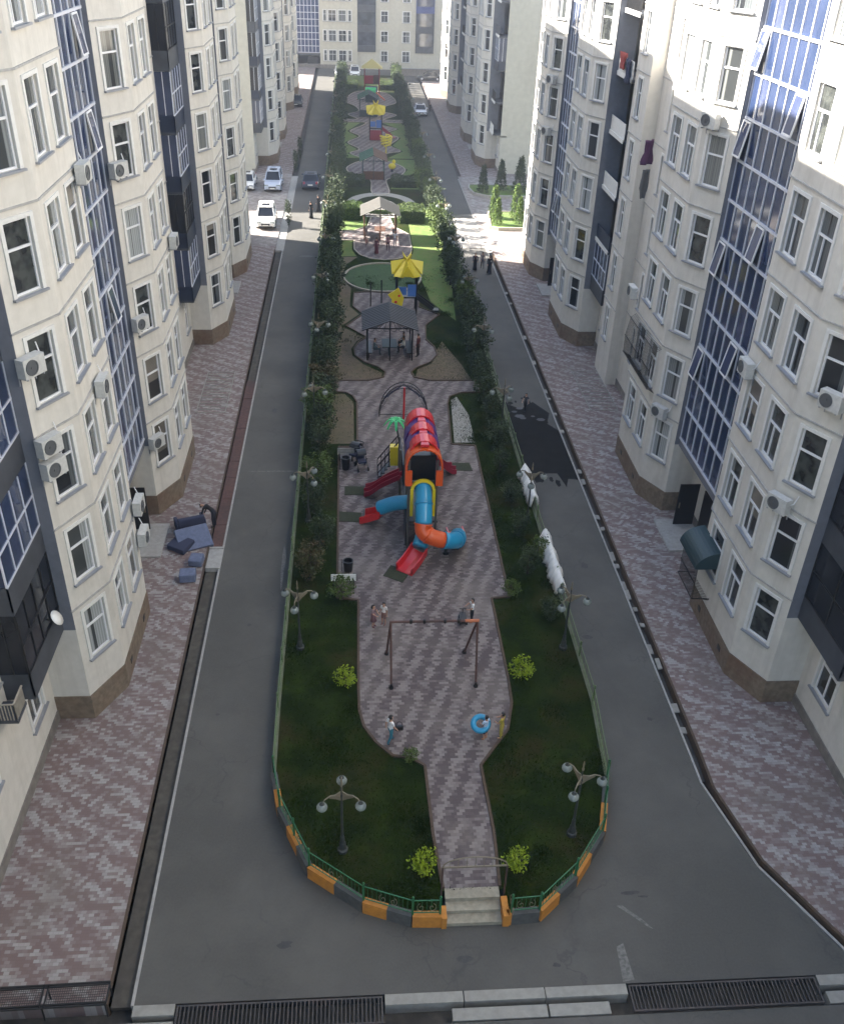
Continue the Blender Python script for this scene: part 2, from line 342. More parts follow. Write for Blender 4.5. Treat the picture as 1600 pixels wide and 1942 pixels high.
ribbon('kerb', [(12.68, 84), (12.68, 23.5), (12.64, 21.9), (13.26, 18.85), (14.81, 15.85), (15.46, 14.96)], .10, -.42, .112, edge)
# gutter covers: rusty plates on the left channel, small bridges on both
cv = MB()
y = 37.3
while y < 55:
    L_ = random.uniform(1.6, 2.6); cv.box(-6.96, -6.40, y, y + L_ - .03, -.05, -.005 + random.uniform(-.01, .01)); y += L_
struct(cv.build('gutter_cover', rust))
br = MB()
br.box(-7.2, -6.32, 35.7, 37.2, -.2, .03); 
for yy in (35.6, 37.2): br.box(-7.25, -6.3, yy, yy + .13, -.2, .07)
struct(br.build('gutter_bridge', [concl]))
cvr = MB()
for i in range(46):   # broken slabs and rubble lying in the right channel
    y = 24 + i * 1.15 + random.uniform(-.3, .3)
    if random.random() < .55: cvr.obox((12.5 + random.uniform(-.06, .06), y, -.12 + random.uniform(-.08, .08)), .12, random.uniform(.1, .32), .03, ((1, random.uniform(-.3, .3), 0), (0, 1, .1), (0, 0, 1)))
struct(cvr.build('gutter_rubble', conc))
struct(MB().box(-6.97, -6.36, 15, 84, -.3, -.16).build('gutter_bed', gutm2)); struct(MB().box(12.3, 12.7, 22.5, 84, -.38, -.27).build('gutter_bed', gutm))
# cross street at the gap between the blocks, and the worn dark patch
sheet('cross_street', [(-6.98, 85.0), (-6.98, 112.5), (-60, 112.5), (-60, 85.0)], .104, pav_far)
sheet('cross_street', [(12.3, 84.6), (12.3, 112.8), (60, 112.8), (60, 84.6)], .104, pav_far)
sheet('cross_street', [(-6.98, 84), (-6.98, 112), (-6.25, 112), (-6.25, 84)], .02, concl, -.3)
sheet('cross_street', [(12.2, 84), (12.2, 112), (12.75, 112), (12.75, 84)], .02, concl, -.3)
for x0, x1 in ((8.95, 12.2),):
    sheet('road_paving', [(x0, 85.5), (x0, 95.5), (x1, 95.5), (x1, 85.5)], .004, pav_lite)
pp = [(9.5, 53.0), (9.45, 50.2), (9.0, 48), (9.05, 44.0), (9.7, 44.1), (9.85, 43.2), (10.15, 43.3), (10.2, 44.2), (11.2, 44.2), (11.45, 42.7), (11.7, 43.6), (12.24, 43.5), (12.24, 49.3), (11.7, 50.2), (12.1, 51.6), (11.3, 53.2), (10.4, 52.2)]
sheet('road_patch', pp, .004, asph_dark)
dr = random.Random(3)
for i in range(6):
    cx, cy = dr.uniform(9.9, 11.7), dr.uniform(49.3, 52.3); rr = dr.uniform(.10, .28)
    sheet('road_patch', [(cx + rr * math.cos(a) * 1.3, cy + rr * math.sin(a)) for a in [k * 1.047 for k in range(6)]], .008, asph_r)
smear = mat('worn_paint', (.19, .185, .17), .85, noise=.5, scale=9)
stain = mat('oil_stain', (.045, .043, .042), .6, noise=.4, scale=5)
sr_ = random.Random(17)
def blot(x, y, rx_, ry_, m, name='road_stain'):
    sheet(name, [(x + rx_ * math.cos(a) * sr_.uniform(.55, 1.1), y + ry_ * math.sin(a) * sr_.uniform(.55, 1.1)) for a in [k * .524 for k in range(12)]], .0042 + sr_.uniform(0, .002), m)
for x, y, a_, c_ in ((8.6, 17.9, .35, .08), (9.0, 17.75, .2, .05), (9.9, 30.3, .28, .16), (-4.6, 31.5, .12, .1), (-5.3, 26.2, .1, .08), (3.1, 15.9, .3, .12), (-2.2, 16.6, .25, .15), (10.9, 35.5, .2, .3), (-4.9, 52, .2, .35), (-3.7, 63, .15, .4), (11.3, 25.4, .12, .12), (5.8, 15.6, .14, .08)): blot(x, y, a_, c_, stain)
for x, y, a_, c_ in ((-4.3, 44.6, 1.5, .07), (-4.0, 82.5, .9, .25), (-3.4, 36, .10, 2.0)): blot(x, y, a_, c_, smear, 'road_dust')
for k in range(26):
    a_ = k * .2417; blot(10.75 + 1.75 * math.cos(a_) * sr_.uniform(.75, .98) - (.35 if math.cos(a_) < 0 else .2), 48.3 + 5.3 * math.sin(a_) * sr_.uniform(.85, 1.1), sr_.uniform(.06, .22), sr_.uniform(.12, .5), asph_dark, 'road_patch')
# paint smears and the broken kerb line by the crossing
sheet('road_marking', [(8.05, 17.45), (8.2, 17.5), (8.75, 16.95), (9.0, 16.62), (8.85, 16.7), (8.5, 17.05)], .004, smear)
sheet('road_marking', [(7.65, 15.0), (8.0, 15.05), (7.95, 16.2), (7.72, 16.1)], .004, smear)
grate_m = layered(mat('grate_iron', (.060, .052, .050), .7, noise=.3, scale=5), (.10, .055, .045), .9, .55, .75, .5)
# drain line across the foot of the picture
kb = MB()
for x0, x1 in ((-6.3, -5.15), (.72, 2.95), (2.98, 5.3), (5.33, 7.7), (13.4, 14.9), (14.93, 17)):
    kb.box(x0, x1, 14.62, 14.93, -.42, .03)
for x0, x1 in ((-6.9, -5.15), (2.6, 5.3), (5.36, 7.1), (13.5, 15.1)):
    kb.box(x0, x1, 14.10, 14.45, -.42, .0)
struct(kb.build('drain_kerb', conc))
for nm, x0, x1, lb in (('drain_grate', -5.1, .66, 'long rusty bar grate over the road drain, left of the kerb beam'), ('drain_grate', 7.76, 13.34, 'long rusty bar grate over the road drain, right of the kerb beam')):
    t = thing(nm, lb, 'drain grate', (x0, 14.12, 0), group='drain grates across the road')
    f = MB(); L_ = x1 - x0
    f.box(0, L_, 0, .05, -.06, .02); f.box(0, L_, .72, .77, -.06, .02); f.box(0, .05, .05, .72, -.06, .02); f.box(L_ - .05, L_, .05, .72, -.06, .02)
    f.build('frame', grate_m, t)
    f = MB(); x = .1
    while x < L_ - .08: f.box(x, x + .035, .05, .72, -.05, .015); x += .115
    f.build('bars', grate_m, t)

# ------------------------------------------------------------------ central island
side_k = mat('mossy_kerb', (.15, .16, .115), .85, col2=(.09, .11, .05), scale=2)
NOSE = [(-2.92, 22.8), (-2.62, 21.3), (-1.55, 18.95), (.15, 17.65), (1.62, 17.1)]
NOSER = [(4.62, 17.05), (5.5, 17.1), (6.85, 18.25), (8.1, 19.9), (8.78, 22.2)]
IZ = .45
isl = NOSE + [(2.55, 17.1), (2.55, 17.9), (4.5, 17.9), (4.5, 17.05)] + NOSER[1:] + [(9.1, 26), (9.15, 186), (8.2, 189), (-2.1, 189), (-2.98, 186), (-2.98, 26)]
b = MB(); b.prism(isl, -.4, IZ - .004, 0); struct(b.build('island_ground', lawn))
def kerbline(pts, start, pieces_len=None, zt=IZ + .07):
    b = MB(); 
    # resample
    segs = []; out = []
    for a, c in zip(pts, pts[1:]): segs.append((Vector((*a, 0)), Vector((*c, 0))))
    k = start
    for a, c in segs:
        L_ = (c - a).length; n = max(1, round(L_ / pieces_len)); d = (c - a) / n
        nn = Vector((-d.y, d.x, 0)).normalized() * .11
        for i in range(n):
            p = a + d * i; q = a + d * (i + 1) - d.normalized() * .012
            b.prism([(p.x + nn.x, p.y + nn.y), (p.x - nn.x, p.y - nn.y), (q.x - nn.x, q.y - nn.y), (q.x + nn.x, q.y + nn.y)], -.3, zt, k % 2); k += 1
    return struct(b.build('island_kerb', [kerb_o, kerb_g]))
kerbline(NOSE + [(2.52, 17.06)], 1, 1.0); kerbline([(4.5, 17.02)] + NOSER, 0, .98)
ribbon('island_kerb', [(-2.93, 22.8), (-2.98, 26), (-2.98, 188)], .16, -.3, IZ + .04, side_k)
ribbon('island_kerb', [(8.80, 22.2), (9.12, 26), (9.15, 188)], .16, -.3, IZ + .04, side_k)
# steps
st = MB()
for i, (y0, y1, z) in enumerate(((16.98, 17.3, .15), (17.3, 17.62, .30), (17.62, 17.98, IZ + .01))): st.box(2.66, 4.36, y0, y1, -.2, z)
t = thing('entrance_steps', 'worn concrete steps up to the garden path between orange kerb ends', 'steps', (0, 0, 0)); st.build('steps', layered(mat('worn_step', (.33, .30, .23), .85, noise=.25, scale=6), (.17, .14, .10), 2.2, .48, .7, .7), t)
b = MB(); b.box(2.5, 2.655, 16.9, 17.35, -.2, IZ + .07); b.build('end_block', kerb_o, t); b = MB(); b.box(4.37, 4.56, 16.9, 17.6, -.2, IZ + .07); b.build('end_block', kerb_o, t)

P_main = [(2.62, 17.98), (2.46, 20), (2.39, 22.95), (1.9, 23.35), (1.28, 23.45), (.7, 24.1), (.25, 24.93), (.08, 25.8), (.06, 27), (.1, 32.5), (-.83, 32.7), (-.9, 46.5), (.15, 46.5), (.15, 52.2), (-.1, 53.1), (-.5, 53.6), (-1.1, 53.7), (-1.1, 55.4), (.9, 55.4), (1.9, 55.9), (2.05, 56.7), (1.6, 57.5), (.7, 58.3), (.1, 59.4), (0, 60.6), (.35, 61.8), (.9, 62.7), (-.55, 64.8), (.7, 67.2), (-.05, 68.8), (.05, 71.9), (1.3, 72.1), (5.1, 71.6), (5.1, 70.9), (5.0, 68.8), (6.45, 67.2), (5.25, 65), (5.1, 62.3), (5.6, 61), (5.7, 59.6), (5.1, 58.3), (4.1, 57.4), (3.75, 56.7), (3.9, 55.9), (4.9, 55.4), (8.1, 55.4), (8.05, 53.65), (6.7, 53.6), (5.95, 53), (5.75, 52), (5.5, 46.8), (6.85, 46.6), (6.8, 32.6), (6.0, 32.5), (6.0, 27.4), (5.95, 26), (5.6, 24.6), (4.38, 22.9), (4.48, 20), (4.4, 17.98)]
def rounded(P, n=4):
    out = []; N = len(P)
    for i in range(N):
        p0, p1, p2, p3 = [Vector(P[(i + j) % N]) for j in (-1, 0, 1, 2)]
        for k in range(n):
            t = k / n; q = .5 * ((2 * p1) + (-p0 + p2) * t + (2 * p0 - 5 * p1 + 4 * p2 - p3) * t * t + (-p0 + 3 * p1 - 3 * p2 + p3) * t ** 3); out.append((q.x, q.y))
    return out
P_two = [(.1, 85.9), (.1, 83.2), (.6, 81.6), (1.5, 80.6), (2.7, 80.2), (4.0, 80.6), (5.0, 81.7), (5.25, 83.5), (5.25, 88), (3.9, 90.4), (3.6, 93.8), (1.8, 93.8), (1.4, 90.4), (.1, 89), (-1.5, 89), (-1.5, 85.9)]
P_three = [(2.1, 103), (3.9, 103), (3.8, 109), (5.2, 110.5), (6.2, 114.3), (5, 117.5), (3.5, 119), (4.2, 122.5), (6.1, 124.2), (4.9, 127.5), (6.2, 132.5), (4.6, 135.5), (6.2, 138.5), (4.0, 141), (4.0, 143), (8, 143), (8, 145), (4.6, 145.2), (6.6, 149), (4.5, 152), (5, 156), (7, 160), (6, 168), (4, 171), (2, 171), (0, 168), (-1, 160), (.5, 156), (1, 152), (-.6, 149), (.8, 145.2), (-2.4, 145), (-2.4, 143), (1.6, 143), (1.6, 141), (-.3, 136.5), (1, 133), (-.6, 129), (.9, 125), (-.3, 122.5), (1.6, 119), (.4, 117.5), (-.7, 114.3), (.3, 110.5), (2, 109)]
P_three = rounded(P_three)
for P in (P_main, P_two, P_three):
    sheet('plaza_paving', P, IZ + .004, pav_isl)
    b = MB(); n = len(P)
    for i in range(n):
        if P is P_main and i in (n - 1,): continue
        a = Vector((*P[i], 0)); c = Vector((*P[(i + 1) % n], 0)); d = (c - a).normalized(); nn = Vector((-d.y, d.x, 0)) * .05
        b.prism([(a.x + nn.x, a.y + nn.y), (a.x - nn.x, a.y - nn.y), (c.x - nn.x, c.y - nn.y), (c.x + nn.x, c.y + nn.y)], IZ - .02, IZ + .06 + .002 * (i % 2))
    struct(b.build('path_edging', edge if P is P_main else edgel))
# soil beds and brighter grass
for nm, P, m in (('soil_bed', [(-2.2, 46.9), (-.05, 46.9), (-.05, 52.2), (-.6, 53.4), (-2.2, 53.4)], soil),
                 ('soil_bed', [(-2.3, 55.6), (.8, 55.6), (1.75, 56), (1.85, 56.6), (.6, 58), (-.1, 59.4), (-.2, 60.6), (.2, 62), (.65, 62.7), (-.9, 64.8), (.4, 67.2), (-.3, 68.8), (-.2, 73), (-1.0, 75.5), (-.6, 79), (.4, 81), (-2.3, 81)], soil),
                 ('soil_bed', [(4.0, 56), (5, 55.6), (7.6, 55.6), (7.2, 58), (6.2, 62), (5.6, 60), (5.2, 58.1), (4.2, 57.2)], soil),
                 ('soil_bed', [(5.7, 47), (6.9, 47), (6.9, 50.5), (6.4, 53), (6.0, 52.6)], conc),
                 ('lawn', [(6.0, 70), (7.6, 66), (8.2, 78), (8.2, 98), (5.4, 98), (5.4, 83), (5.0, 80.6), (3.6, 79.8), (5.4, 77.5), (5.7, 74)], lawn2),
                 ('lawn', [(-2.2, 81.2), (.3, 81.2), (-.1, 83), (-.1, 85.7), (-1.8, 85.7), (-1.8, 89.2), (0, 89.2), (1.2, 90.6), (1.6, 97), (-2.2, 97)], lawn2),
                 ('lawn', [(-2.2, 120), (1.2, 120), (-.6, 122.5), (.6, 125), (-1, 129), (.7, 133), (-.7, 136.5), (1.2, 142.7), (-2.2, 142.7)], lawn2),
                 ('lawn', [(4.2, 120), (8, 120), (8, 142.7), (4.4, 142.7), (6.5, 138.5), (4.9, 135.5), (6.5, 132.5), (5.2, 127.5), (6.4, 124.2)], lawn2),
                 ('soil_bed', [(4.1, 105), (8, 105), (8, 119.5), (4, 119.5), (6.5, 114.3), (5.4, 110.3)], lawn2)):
    sheet(nm, P, IZ + .001, m)
# oval turf with a pale kerb
cx, cy, rx, ry = 2.4, 75.6, 3.1, 3.5
el = lambda k, e=0, n=40: (cx + (rx + e) * math.cos(2 * math.pi * k / n), cy + (ry + e) * math.sin(2 * math.pi * k / n))
sheet('oval_lawn', [el(k) for k in range(40)], IZ + .008, mat('oval_turf', (.045, .085, .03), .95, noise=.3, scale=3))
b = MB()
for k in range(40):
    p, q, r_, s_ = el(k), el(k + 1), el(k + 1, .14), el(k, .14)
    b.prism([p, q, r_, s_], IZ, IZ + .12)
struct(b.build('oval_kerb', edgel))
# round paved ring behind the second gazebo
rx, ry, cx, cy = 3.7, 5.0, 2.9, 98.4
sheet('round_paving', [el(k) for k in range(40)], IZ + .006, conc)
rx, ry = 2.7, 3.6
sheet('round_paving', [el(k) for k in range(40)], IZ + .011, lawn)
rx, ry = 1.5, 2.0
sheet('round_paving', [el(k) for k in range(40)], IZ + .016, pav_lite)
# right side garden strips with kerbs
for P, m in (([(13.4, 91.3), (13.9, 96.8), (24, 96.8), (24, 91.0), (14.2, 90.8)], lawn2), ([(12.9, 106.5), (13.2, 104.3), (14.6, 103.1), (24, 103.1), (24, 108), (13.1, 108)], lawn2)):
    b = MB(); b.prism(P, 0, .34); struct(b.build('garden_bed', m))
    n = len(P); b = MB()
    for i in range(n):
        a = Vector((*P[i], 0)); c = Vector((*P[(i + 1) % n], 0)); d = (c - a).normalized(); nn = Vector((-d.y, d.x, 0)) * .09
        b.prism([(a.x + nn.x, a.y + nn.y), (a.x - nn.x, a.y - nn.y), (c.x - nn.x, c.y - nn.y), (c.x + nn.x, c.y + nn.y)], 0, .42 + .003 * (i % 2))
    struct(b.build('garden_kerb', edgel if P[0][1] < 100 else concl))

# ------------------------------------------------------------------ buildings
FH = 3.40; SILL0 = 2.72; WH = 2.12; TOP = 36.2
def win_meshes(w, h, kind):
    """window in local axes: x along the wall, y outwards, z up, origin at the opening's centre on the wall face"""
    f = MB(); hw, hh = w / 2, h / 2
    for x0, x1, z0, z1 in ((-hw - .13, -hw, -hh, hh + .12), (hw, hw + .13, -hh, hh + .12), (-hw, hw, hh, hh + .12)): f.box(x0, x1, -.02, .045, z0, z1, 0)
    y0, y1 = -.13, -.07; t = .06
    f.box(-hw, -hw + t, y0, y1, -hh, hh, 1); f.box(hw - t, hw, y0, y1, -hh, hh, 1); f.box(-hw + t, hw - t, y0, y1, -hh, -hh + t, 1); f.box(-hw + t, hw - t, y0, y1, hh - t, hh, 1)
    zt = hh - h * .38
    f.box(-hw + t, hw - t, y0, y1 + .01, zt - .035, zt + .035, 1)
    if kind == 1: f.box(-.03 + hw * .25, .03 + hw * .25, y0, y1 + .005, -hh + t, zt - .035, 1)
    if kind == 2: f.box(-.03, .03, y0, y1 + .005, -hh + t, hh - t, 1)
    p = MB(); p.quad((hw, -.115, -hh), (-hw, -.115, -hh), (-hw, -.115, hh), (hw, -.115, hh))
    s = MB(); s.box(-hw - .16, hw + .16, -.065, .13, -hh - .07, -hh - .005)
    return f.mesh('window', [trim, upvc]), [p.mesh('pane', m) for m in panes], s.mesh('sill', sillm)
WM = {}
def get_wm(w, h, k):
    key = (round(w, 2), round(h, 2), k)
    if key not in WM: WM[key] = win_meshes(w, h, k)
    return WM[key]
wr = random.Random(5)

class Building:
    def __init__(s, label, base, cat='apartment block', mats=(cream, greyp, plinthm, sillm, cream_warm)):
        s.t = thing('apartment_building', label, cat, base); s.base = Vector(base); s.wall = MB(); s.wins = []; s.mats = mats; s.minor = MB()
    def face(s, P0, P1, z0, z1, ops, mi=0, depth=.17):
        """vertical wall from P0 to P1 (outward side on the right when walking P0->P1), ops: (s0,s1,za,zb)"""
        P0 = Vector((*P0, 0)); P1 = Vector((*P1, 0)); d = P1 - P0; L_ = d.length; d /= L_; n = Vector((d.y, -d.x, 0)); B = s.base
        xs = sorted({0, L_, *[o[0] for o in ops], *[o[1] for o in ops]}); zs = sorted({z0, z1, *[o[2] for o in ops], *[o[3] for o in ops]})
        pt = lambda a, z, off=0: P0 + d * a + n * off + Vector((0, 0, z)) - B
        for za, zb in zip(zs, zs[1:]):
            run = None
            for xa, xb in zip(xs, xs[1:]):
                mx, mz = (xa + xb) / 2, (za + zb) / 2
                hole = any(o[0] < mx < o[1] and o[2] < mz < o[3] for o in ops)
                if not hole: s.wall.quad(pt(xa, za), pt(xb, za), pt(xb, zb), pt(xa, zb), mi)
        for a, b_, za, zb in [o[:4] for o in ops]:
            for p, q in (((a, za), (b_, za)), ((b_, za), (b_, zb)), ((b_, zb), (a, zb)), ((a, zb), (a, za))):
                s.wall.quad(pt(*p), pt(*p, -depth), pt(*q, -depth), pt(*q), mi)
        return P0, d, n
    def wface(s, P0, P1, z0, z1, specs, floors, mi=0, sill0=SILL0, fh=FH, wh=WH, only=None):
        """specs: list of (centre distance, width, kind)"""
        P0v = Vector((*P0, 0)); P1v = Vector((*P1, 0)); d = (P1v - P0v).normalized(); n = Vector((d.y, -d.x, 0)); ops = []
        for c, w, k in specs:
            for f in floors:
                zc = sill0 + fh * f + wh / 2
                if zc + wh / 2 > z1 - .2 or zc - wh / 2 < z0 + .1: continue
                p = P0v + d * c + Vector((0, 0, zc))
                if not inframe(p, 90, 90): continue
                if n.dot(Vector((0, 0, CAMH)) - p) < -.5: continue
                if only and not only(p): continue
                ops.append((c - w / 2, c + w / 2, zc - wh / 2, zc + wh / 2)); s.wins.append((p, math.atan2(n.y, n.x) - math.pi / 2, w, wh, k))
        s.face(P0, P1, z0, z1, ops, mi)
    def ledge(s, P0, P1, z, h=.06, pr=.045, mi=6):
        a = Vector((*P0, 0)); c = Vector((*P1, 0)); d = (c - a).normalized(); n = Vector((d.y, -d.x, 0)); B = s.base
        m = (a + c) / 2 + n * (pr / 2 - .01) - B + Vector((0, 0, z)); s.wall.obox(m, (c - a).length / 2 + .02, pr / 2 + .012, h / 2, (d, n, (0, 0, 1)), mi)
    def finish(s, smooth=False):
        s.wins.sort(key=lambda w: -(w[2] * w[3]) / dist(w[0]) ** 2)
        rest = MB()
        for i, (p, rz, w, h, k) in enumerate(s.wins):
            fm, pm, sm = get_wm(w, h, k); q = wr.random()
            pi = 0 if q < .22 else 1 if q < .48 else 2 if q < .70 else 3 if q < .84 else 4
            if i < 100:
                o = link('window', fm, s.t, p - s.base, rz); link('pane', pm[pi], o); link('sill', sm, o)
            else:
                Mx = Matrix.Translation(p - s.base) @ Matrix.Rotation(rz, 4, 'Z')
                for me, off in ((fm, 0), (pm[pi], 2 + pi), (sm, 7)):
                    rest.add([Mx @ v.co for v in me.vertices], [tuple(pl.vertices) for pl in me.polygons])
                    for j, pl in enumerate(me.polygons): rest.m[len(rest.m) - len(me.polygons) + j] = pl.material_index + off
        if rest.v: tag(rest.build('window', [trim, upvc] + panes + [sillm], s.t), kind='stuff')
        s.wall.build('wall', list(s.mats), s.t)

FL = range(0, 10)
def mirror(side, pts):  # u,y -> world
    return [(XC + side * u, y) for u, y in pts]
def block(side, label, y0, y1, starts, recess_type, mid=None, half=None):
    """a long block; starts = y of each pair of bays; side -1 left, +1 right"""
    Bd = Building(label, (XC + side * 14, y0, 0)); s = side
    X = lambda u: XC + s * u
    def seg(a, c): # keep outward side facing the street
        return (a, c) if s > 0 else (c, a)
    UW = 14.2
    def wall(u0, ya, u1, yb, z0, z1, specs=(), mi=0, floors=FL, ledges=True, **kw):
        P0, P1 = seg((X(u0), ya), (X(u1), yb)); L_ = math.hypot(X(u1) - X(u0), yb - ya)
        # outward must be on the right when walking P0->P1; for the right side (normal -x) walk towards +y => right is +x, so flip
        P0, P1 = P1, P0
        sp = [(L_ - c if s > 0 else c, w, k) for c, w, k in specs]
        Bd.wface(P0, P1, z0, z1, sp, floors, mi, **kw)
        if ledges and specs and mi == 0:
            for f in FL:
                z = SILL0 + FH * f + WH + .34
                if z < z1 - .3: Bd.ledge(P0, P1, z)
    def bay(y):
        pts = [(12.9, y), (12.0, y + 1.7), (12.0, y + 6.3), (12.9, y + 8)]
        wall(12.9, y, 12.0, y + 1.7, 1.2, TOP, [(.98, 1.02, 0)]); wall(12.0, y + 1.7, 12.0, y + 6.3, 1.2, TOP, [(1.2, 1.25, 1), (3.4, 1.25, 1)]); wall(12.0, y + 6.3, 12.9, y + 8, 1.2, TOP, [(.95, 1.02, 0)])
        # plinth, 3 cm proud
        q = .035
        poly = mirror(s, [(14.2, y - q), (12.9 - q, y - q), (12.0 - q, y + 1.7 - q / 2), (12.0 - q, y + 6.3 + q / 2), (12.9 - q, y + 8 + q), (14.2, y + 8 + q)])
        b = MB(); b.prism([(a - Bd.base.x, c - Bd.base.y) for a, c in poly], 0, 1.2)
        b.build('plinth', plinthm, Bd.t)
        # small vents in the plinth
        for yy in (y + 2.6, y + 5.2):
            x = X(12.0 - q) - Bd.base.x; bb = MB(); bb.box(x - s * .02, x + s * .02, yy - Bd.base.y - .14, yy - Bd.base.y + .14, .55, .78); 
            if inframe((X(12), yy, .6)): bb.build('vent', darkmetal, Bd.t)
        Bd.wall.prism([(a - Bd.base.x, c - Bd.base.y) for a, c in mirror(s, [(14.2, y), (12.9, y), (12.0, y + 1.7), (12.0, y + 6.3), (12.9, y + 8), (14.2, y + 8)])], TOP - .05, TOP + .5, 0)
    for i, yb in enumerate(starts):
        ya, yc = yb, yb + 14.1
        for bi, y in enumerate((ya, yc)):
            if y + 8 < y0 or y > y1: continue
            bay(y)
            # wings
            if bi == 0:   # loggia side wing: grey above the ground floor
                wall(14.2, y, 12.9, y, 1.2, 4.35); wall(14.2, y, 12.9, y, 4.35, TOP, (), 1); wall(12.9, y + 8, 13.15, y + 8, 4.0, TOP, (), 1); wall(12.9, y + 8, 14.2, y + 8, 1.2, 4.0)
            else:
                wall(13.15, y, 12.9, y, 4.0, TOP, (), 1); wall(14.2, y, 12.9, y, 1.2, 4.0); wall(12.9, y + 8, 14.2, y + 8, 1.2, TOP)
        # stair glazing between the two bays
        g0, g1 = ya + 8, yc
        if g1 < y1 + 2:
            glaz = MB(); mul = MB(); xx = X(13.15) - Bd.base.x; gy0, gy1 = g0 - Bd.base.y, g1 - Bd.base.y
            n = 7; dy = (g1 - g0) / n; zz = [4.4 + 1.66 * k for k in range(20) if 4.4 + 1.66 * k < TOP]
            for k in range(n):
                for j in range(len(zz) - 1):
                    off = s * wr.uniform(-.006, .012)
                    ya_, yb_ = gy0 + dy * k, gy0 + dy * (k + 1)
                    mi = 0 if wr.random() < .86 else 1
                    a = (xx + off, ya_, zz[j]); c = (xx - off * .5, yb_, zz[j]); d_ = (xx - off * .3, yb_, zz[j + 1]); e_ = (xx + off, ya_, zz[j + 1])
                    glaz.quad(a, c, d_, e_, mi) if s < 0 else glaz.quad(c, a, e_, d_, mi)
            for k in range(n + 1):
                w_ = .035
                mul.box(xx - s * .05, xx + s * .0, gy0 + dy * k - w_, gy0 + dy * k + w_, 4.4, zz[-1])
            for z in zz: mul.box(xx - s * .075, xx - s * .005, gy0, gy1, z - .05, z + .05)
            sg = link('stair_glazing', glaz.mesh('stair_glazing', [blueglass, blueglass2]), Bd.t); mul.build('mullions', alu, sg)
            # tilted-out vents
            vr = random.Random(int(yb) + (7 if s > 0 else 0))
            if s > 0 and abs(yb - 26.1) < .2: vents = [(39.6, 10), (35.8, 9), (39.6, 8), (36.5, 6), (39.6, 5), (39.6, 2), (36.0, 3)]
            elif s < 0 and abs(yb - 26.1) < .2: vents = [(38.7, 10), (38.7, 8), (38.4, 4)]
            else: vents = [(g0 + dy * (vr.randrange(n) + .5), k) for k in range(1, 13, 3)]
            for yv, k in vents:
                k = int(k); cell = min(n - 1, max(0, int((yv - g0) / dy))); yv = gy0 + dy * (cell + .5); z1_ = zz[min(k + 1, len(zz) - 1)] - .08; h = 1.42
                if not inframe((xx + Bd.base.x, yv + Bd.base.y, z1_)): continue
                an = R(9); fr = MB(); ww = dy / 2 - .06
                out = Vector((-s * math.sin(an), 0, -math.cos(an))); top = Vector((xx - s * .09, yv, z1_))
                Yv = Vector((0, 1, 0)); nn = Vector((-s * math.cos(an), 0, math.sin(an)))
                for (cy_, cz_, hy, hz) in ((-ww, h / 2, .035, h / 2), (ww, h / 2, .035, h / 2), (0, .03, ww, .035), (0, h - .03, ww, .035)):
                    fr.obox(top + Yv * cy_ + out * cz_, hy, hz, .025, (Yv, out, nn))
                v = link('vent_window', fr.mesh('vent_window', upvc), sg)
                # the glass of the vent is part of the same leaf
                bm2 = MB(); c0 = top + out * .05 - Yv * ww; bm2.quad(c0, c0 + Yv * 2 * ww, c0 + Yv * 2 * ww + out * (h - .08), c0 + out * (h - .08))
                v.data.materials.append(blueglass2)
                bmv = bmesh.new(); bmv.from_mesh(v.data); vs = [bmv.verts.new(p) for p in bm2.v]; ff = bmv.faces.new(vs); ff.material_index = 1; bmv.to_mesh(v.data); bmv.free()
            # spandrel under the glass, soffit, and the entrance behind
            Bd.wall.box(X(13.13) - Bd.base.x, X(13.4) - Bd.base.x, gy0 + .002, gy1 - .002, 3.95, 4.37, 1)
            Bd.wall.box(X(13.4) - Bd.base.x, X(14.25) - Bd.base.x, gy0 + .002, gy1 - .002, 3.97, 4.2, 0)
            wall(14.2, g0, 14.2, g1, .1, 3.97)
            if inframe((X(13.5), g1 - 1.5, 1)):
                dd = MB(); dx = X(14.12) - Bd.base.x; yc_ = gy1 - 2.9
                dd.box(dx, dx + s * .06, yc_ - .9, yc_ + .9, .16, 2.5); dd.build('entrance_door', darkmetal, Bd.t)
                leaf = MB(); leaf.box(X(13.05) - Bd.base.x, X(14.05) - Bd.base.x, gy1 - 1.5, gy1 - 1.44, .2, 2.55)
                lf = leaf.build('door_leaf', darkmetal, Bd.t); hh = MB(); hh.box(X(13.15) - Bd.base.x, X(13.2) - Bd.base.x, gy1 - 1.56, gy1 - 1.5, 1.2, 1.5); hh.build('handle', gold_p, lf)
                sb = MB(); sb.box(X(12.2) - Bd.base.x, X(14.1) - Bd.base.x, gy1 - 3.8, gy1 - 1.0, 0, .2); sb.build('entrance_slab', concl, Bd.t)
    # recesses
    rec = []
    edges = [y0] + [v for yb in starts for v in (yb, yb + 22.1)] + [y1]
    for i in range(0, len(edges), 2):
        a, c = max(edges[i], y0), min(edges[i + 1], y1)
        if c - a > .3: rec.append((a, c, i))
    for a, c, i in rec:
        last = (i == len(edges) - 2)
        if last:
            wall(14.2, a, 14.2, c, .1, TOP, [((c - a) / 2, 1.1, 0)] if c - a > 3 else ()); continue
        lg0 = c - 3.5 if c - a > 6 else max(a, c - 3.5)
        sp = []
        d = 1.7
        while a + d < lg0 - (1.6 if i <= 2 else 3.6): sp.append((d, 1.15, 2)); d += 3.1
        pil = lg0 - a > 4.5 and s > 0 and i > 2
        wend = lg0 - 3.0 if pil else lg0
        if wend > a: wall(14.2, a, 14.2, wend, .1, TOP, [q for q in sp if q[0] < wend - a - .8])
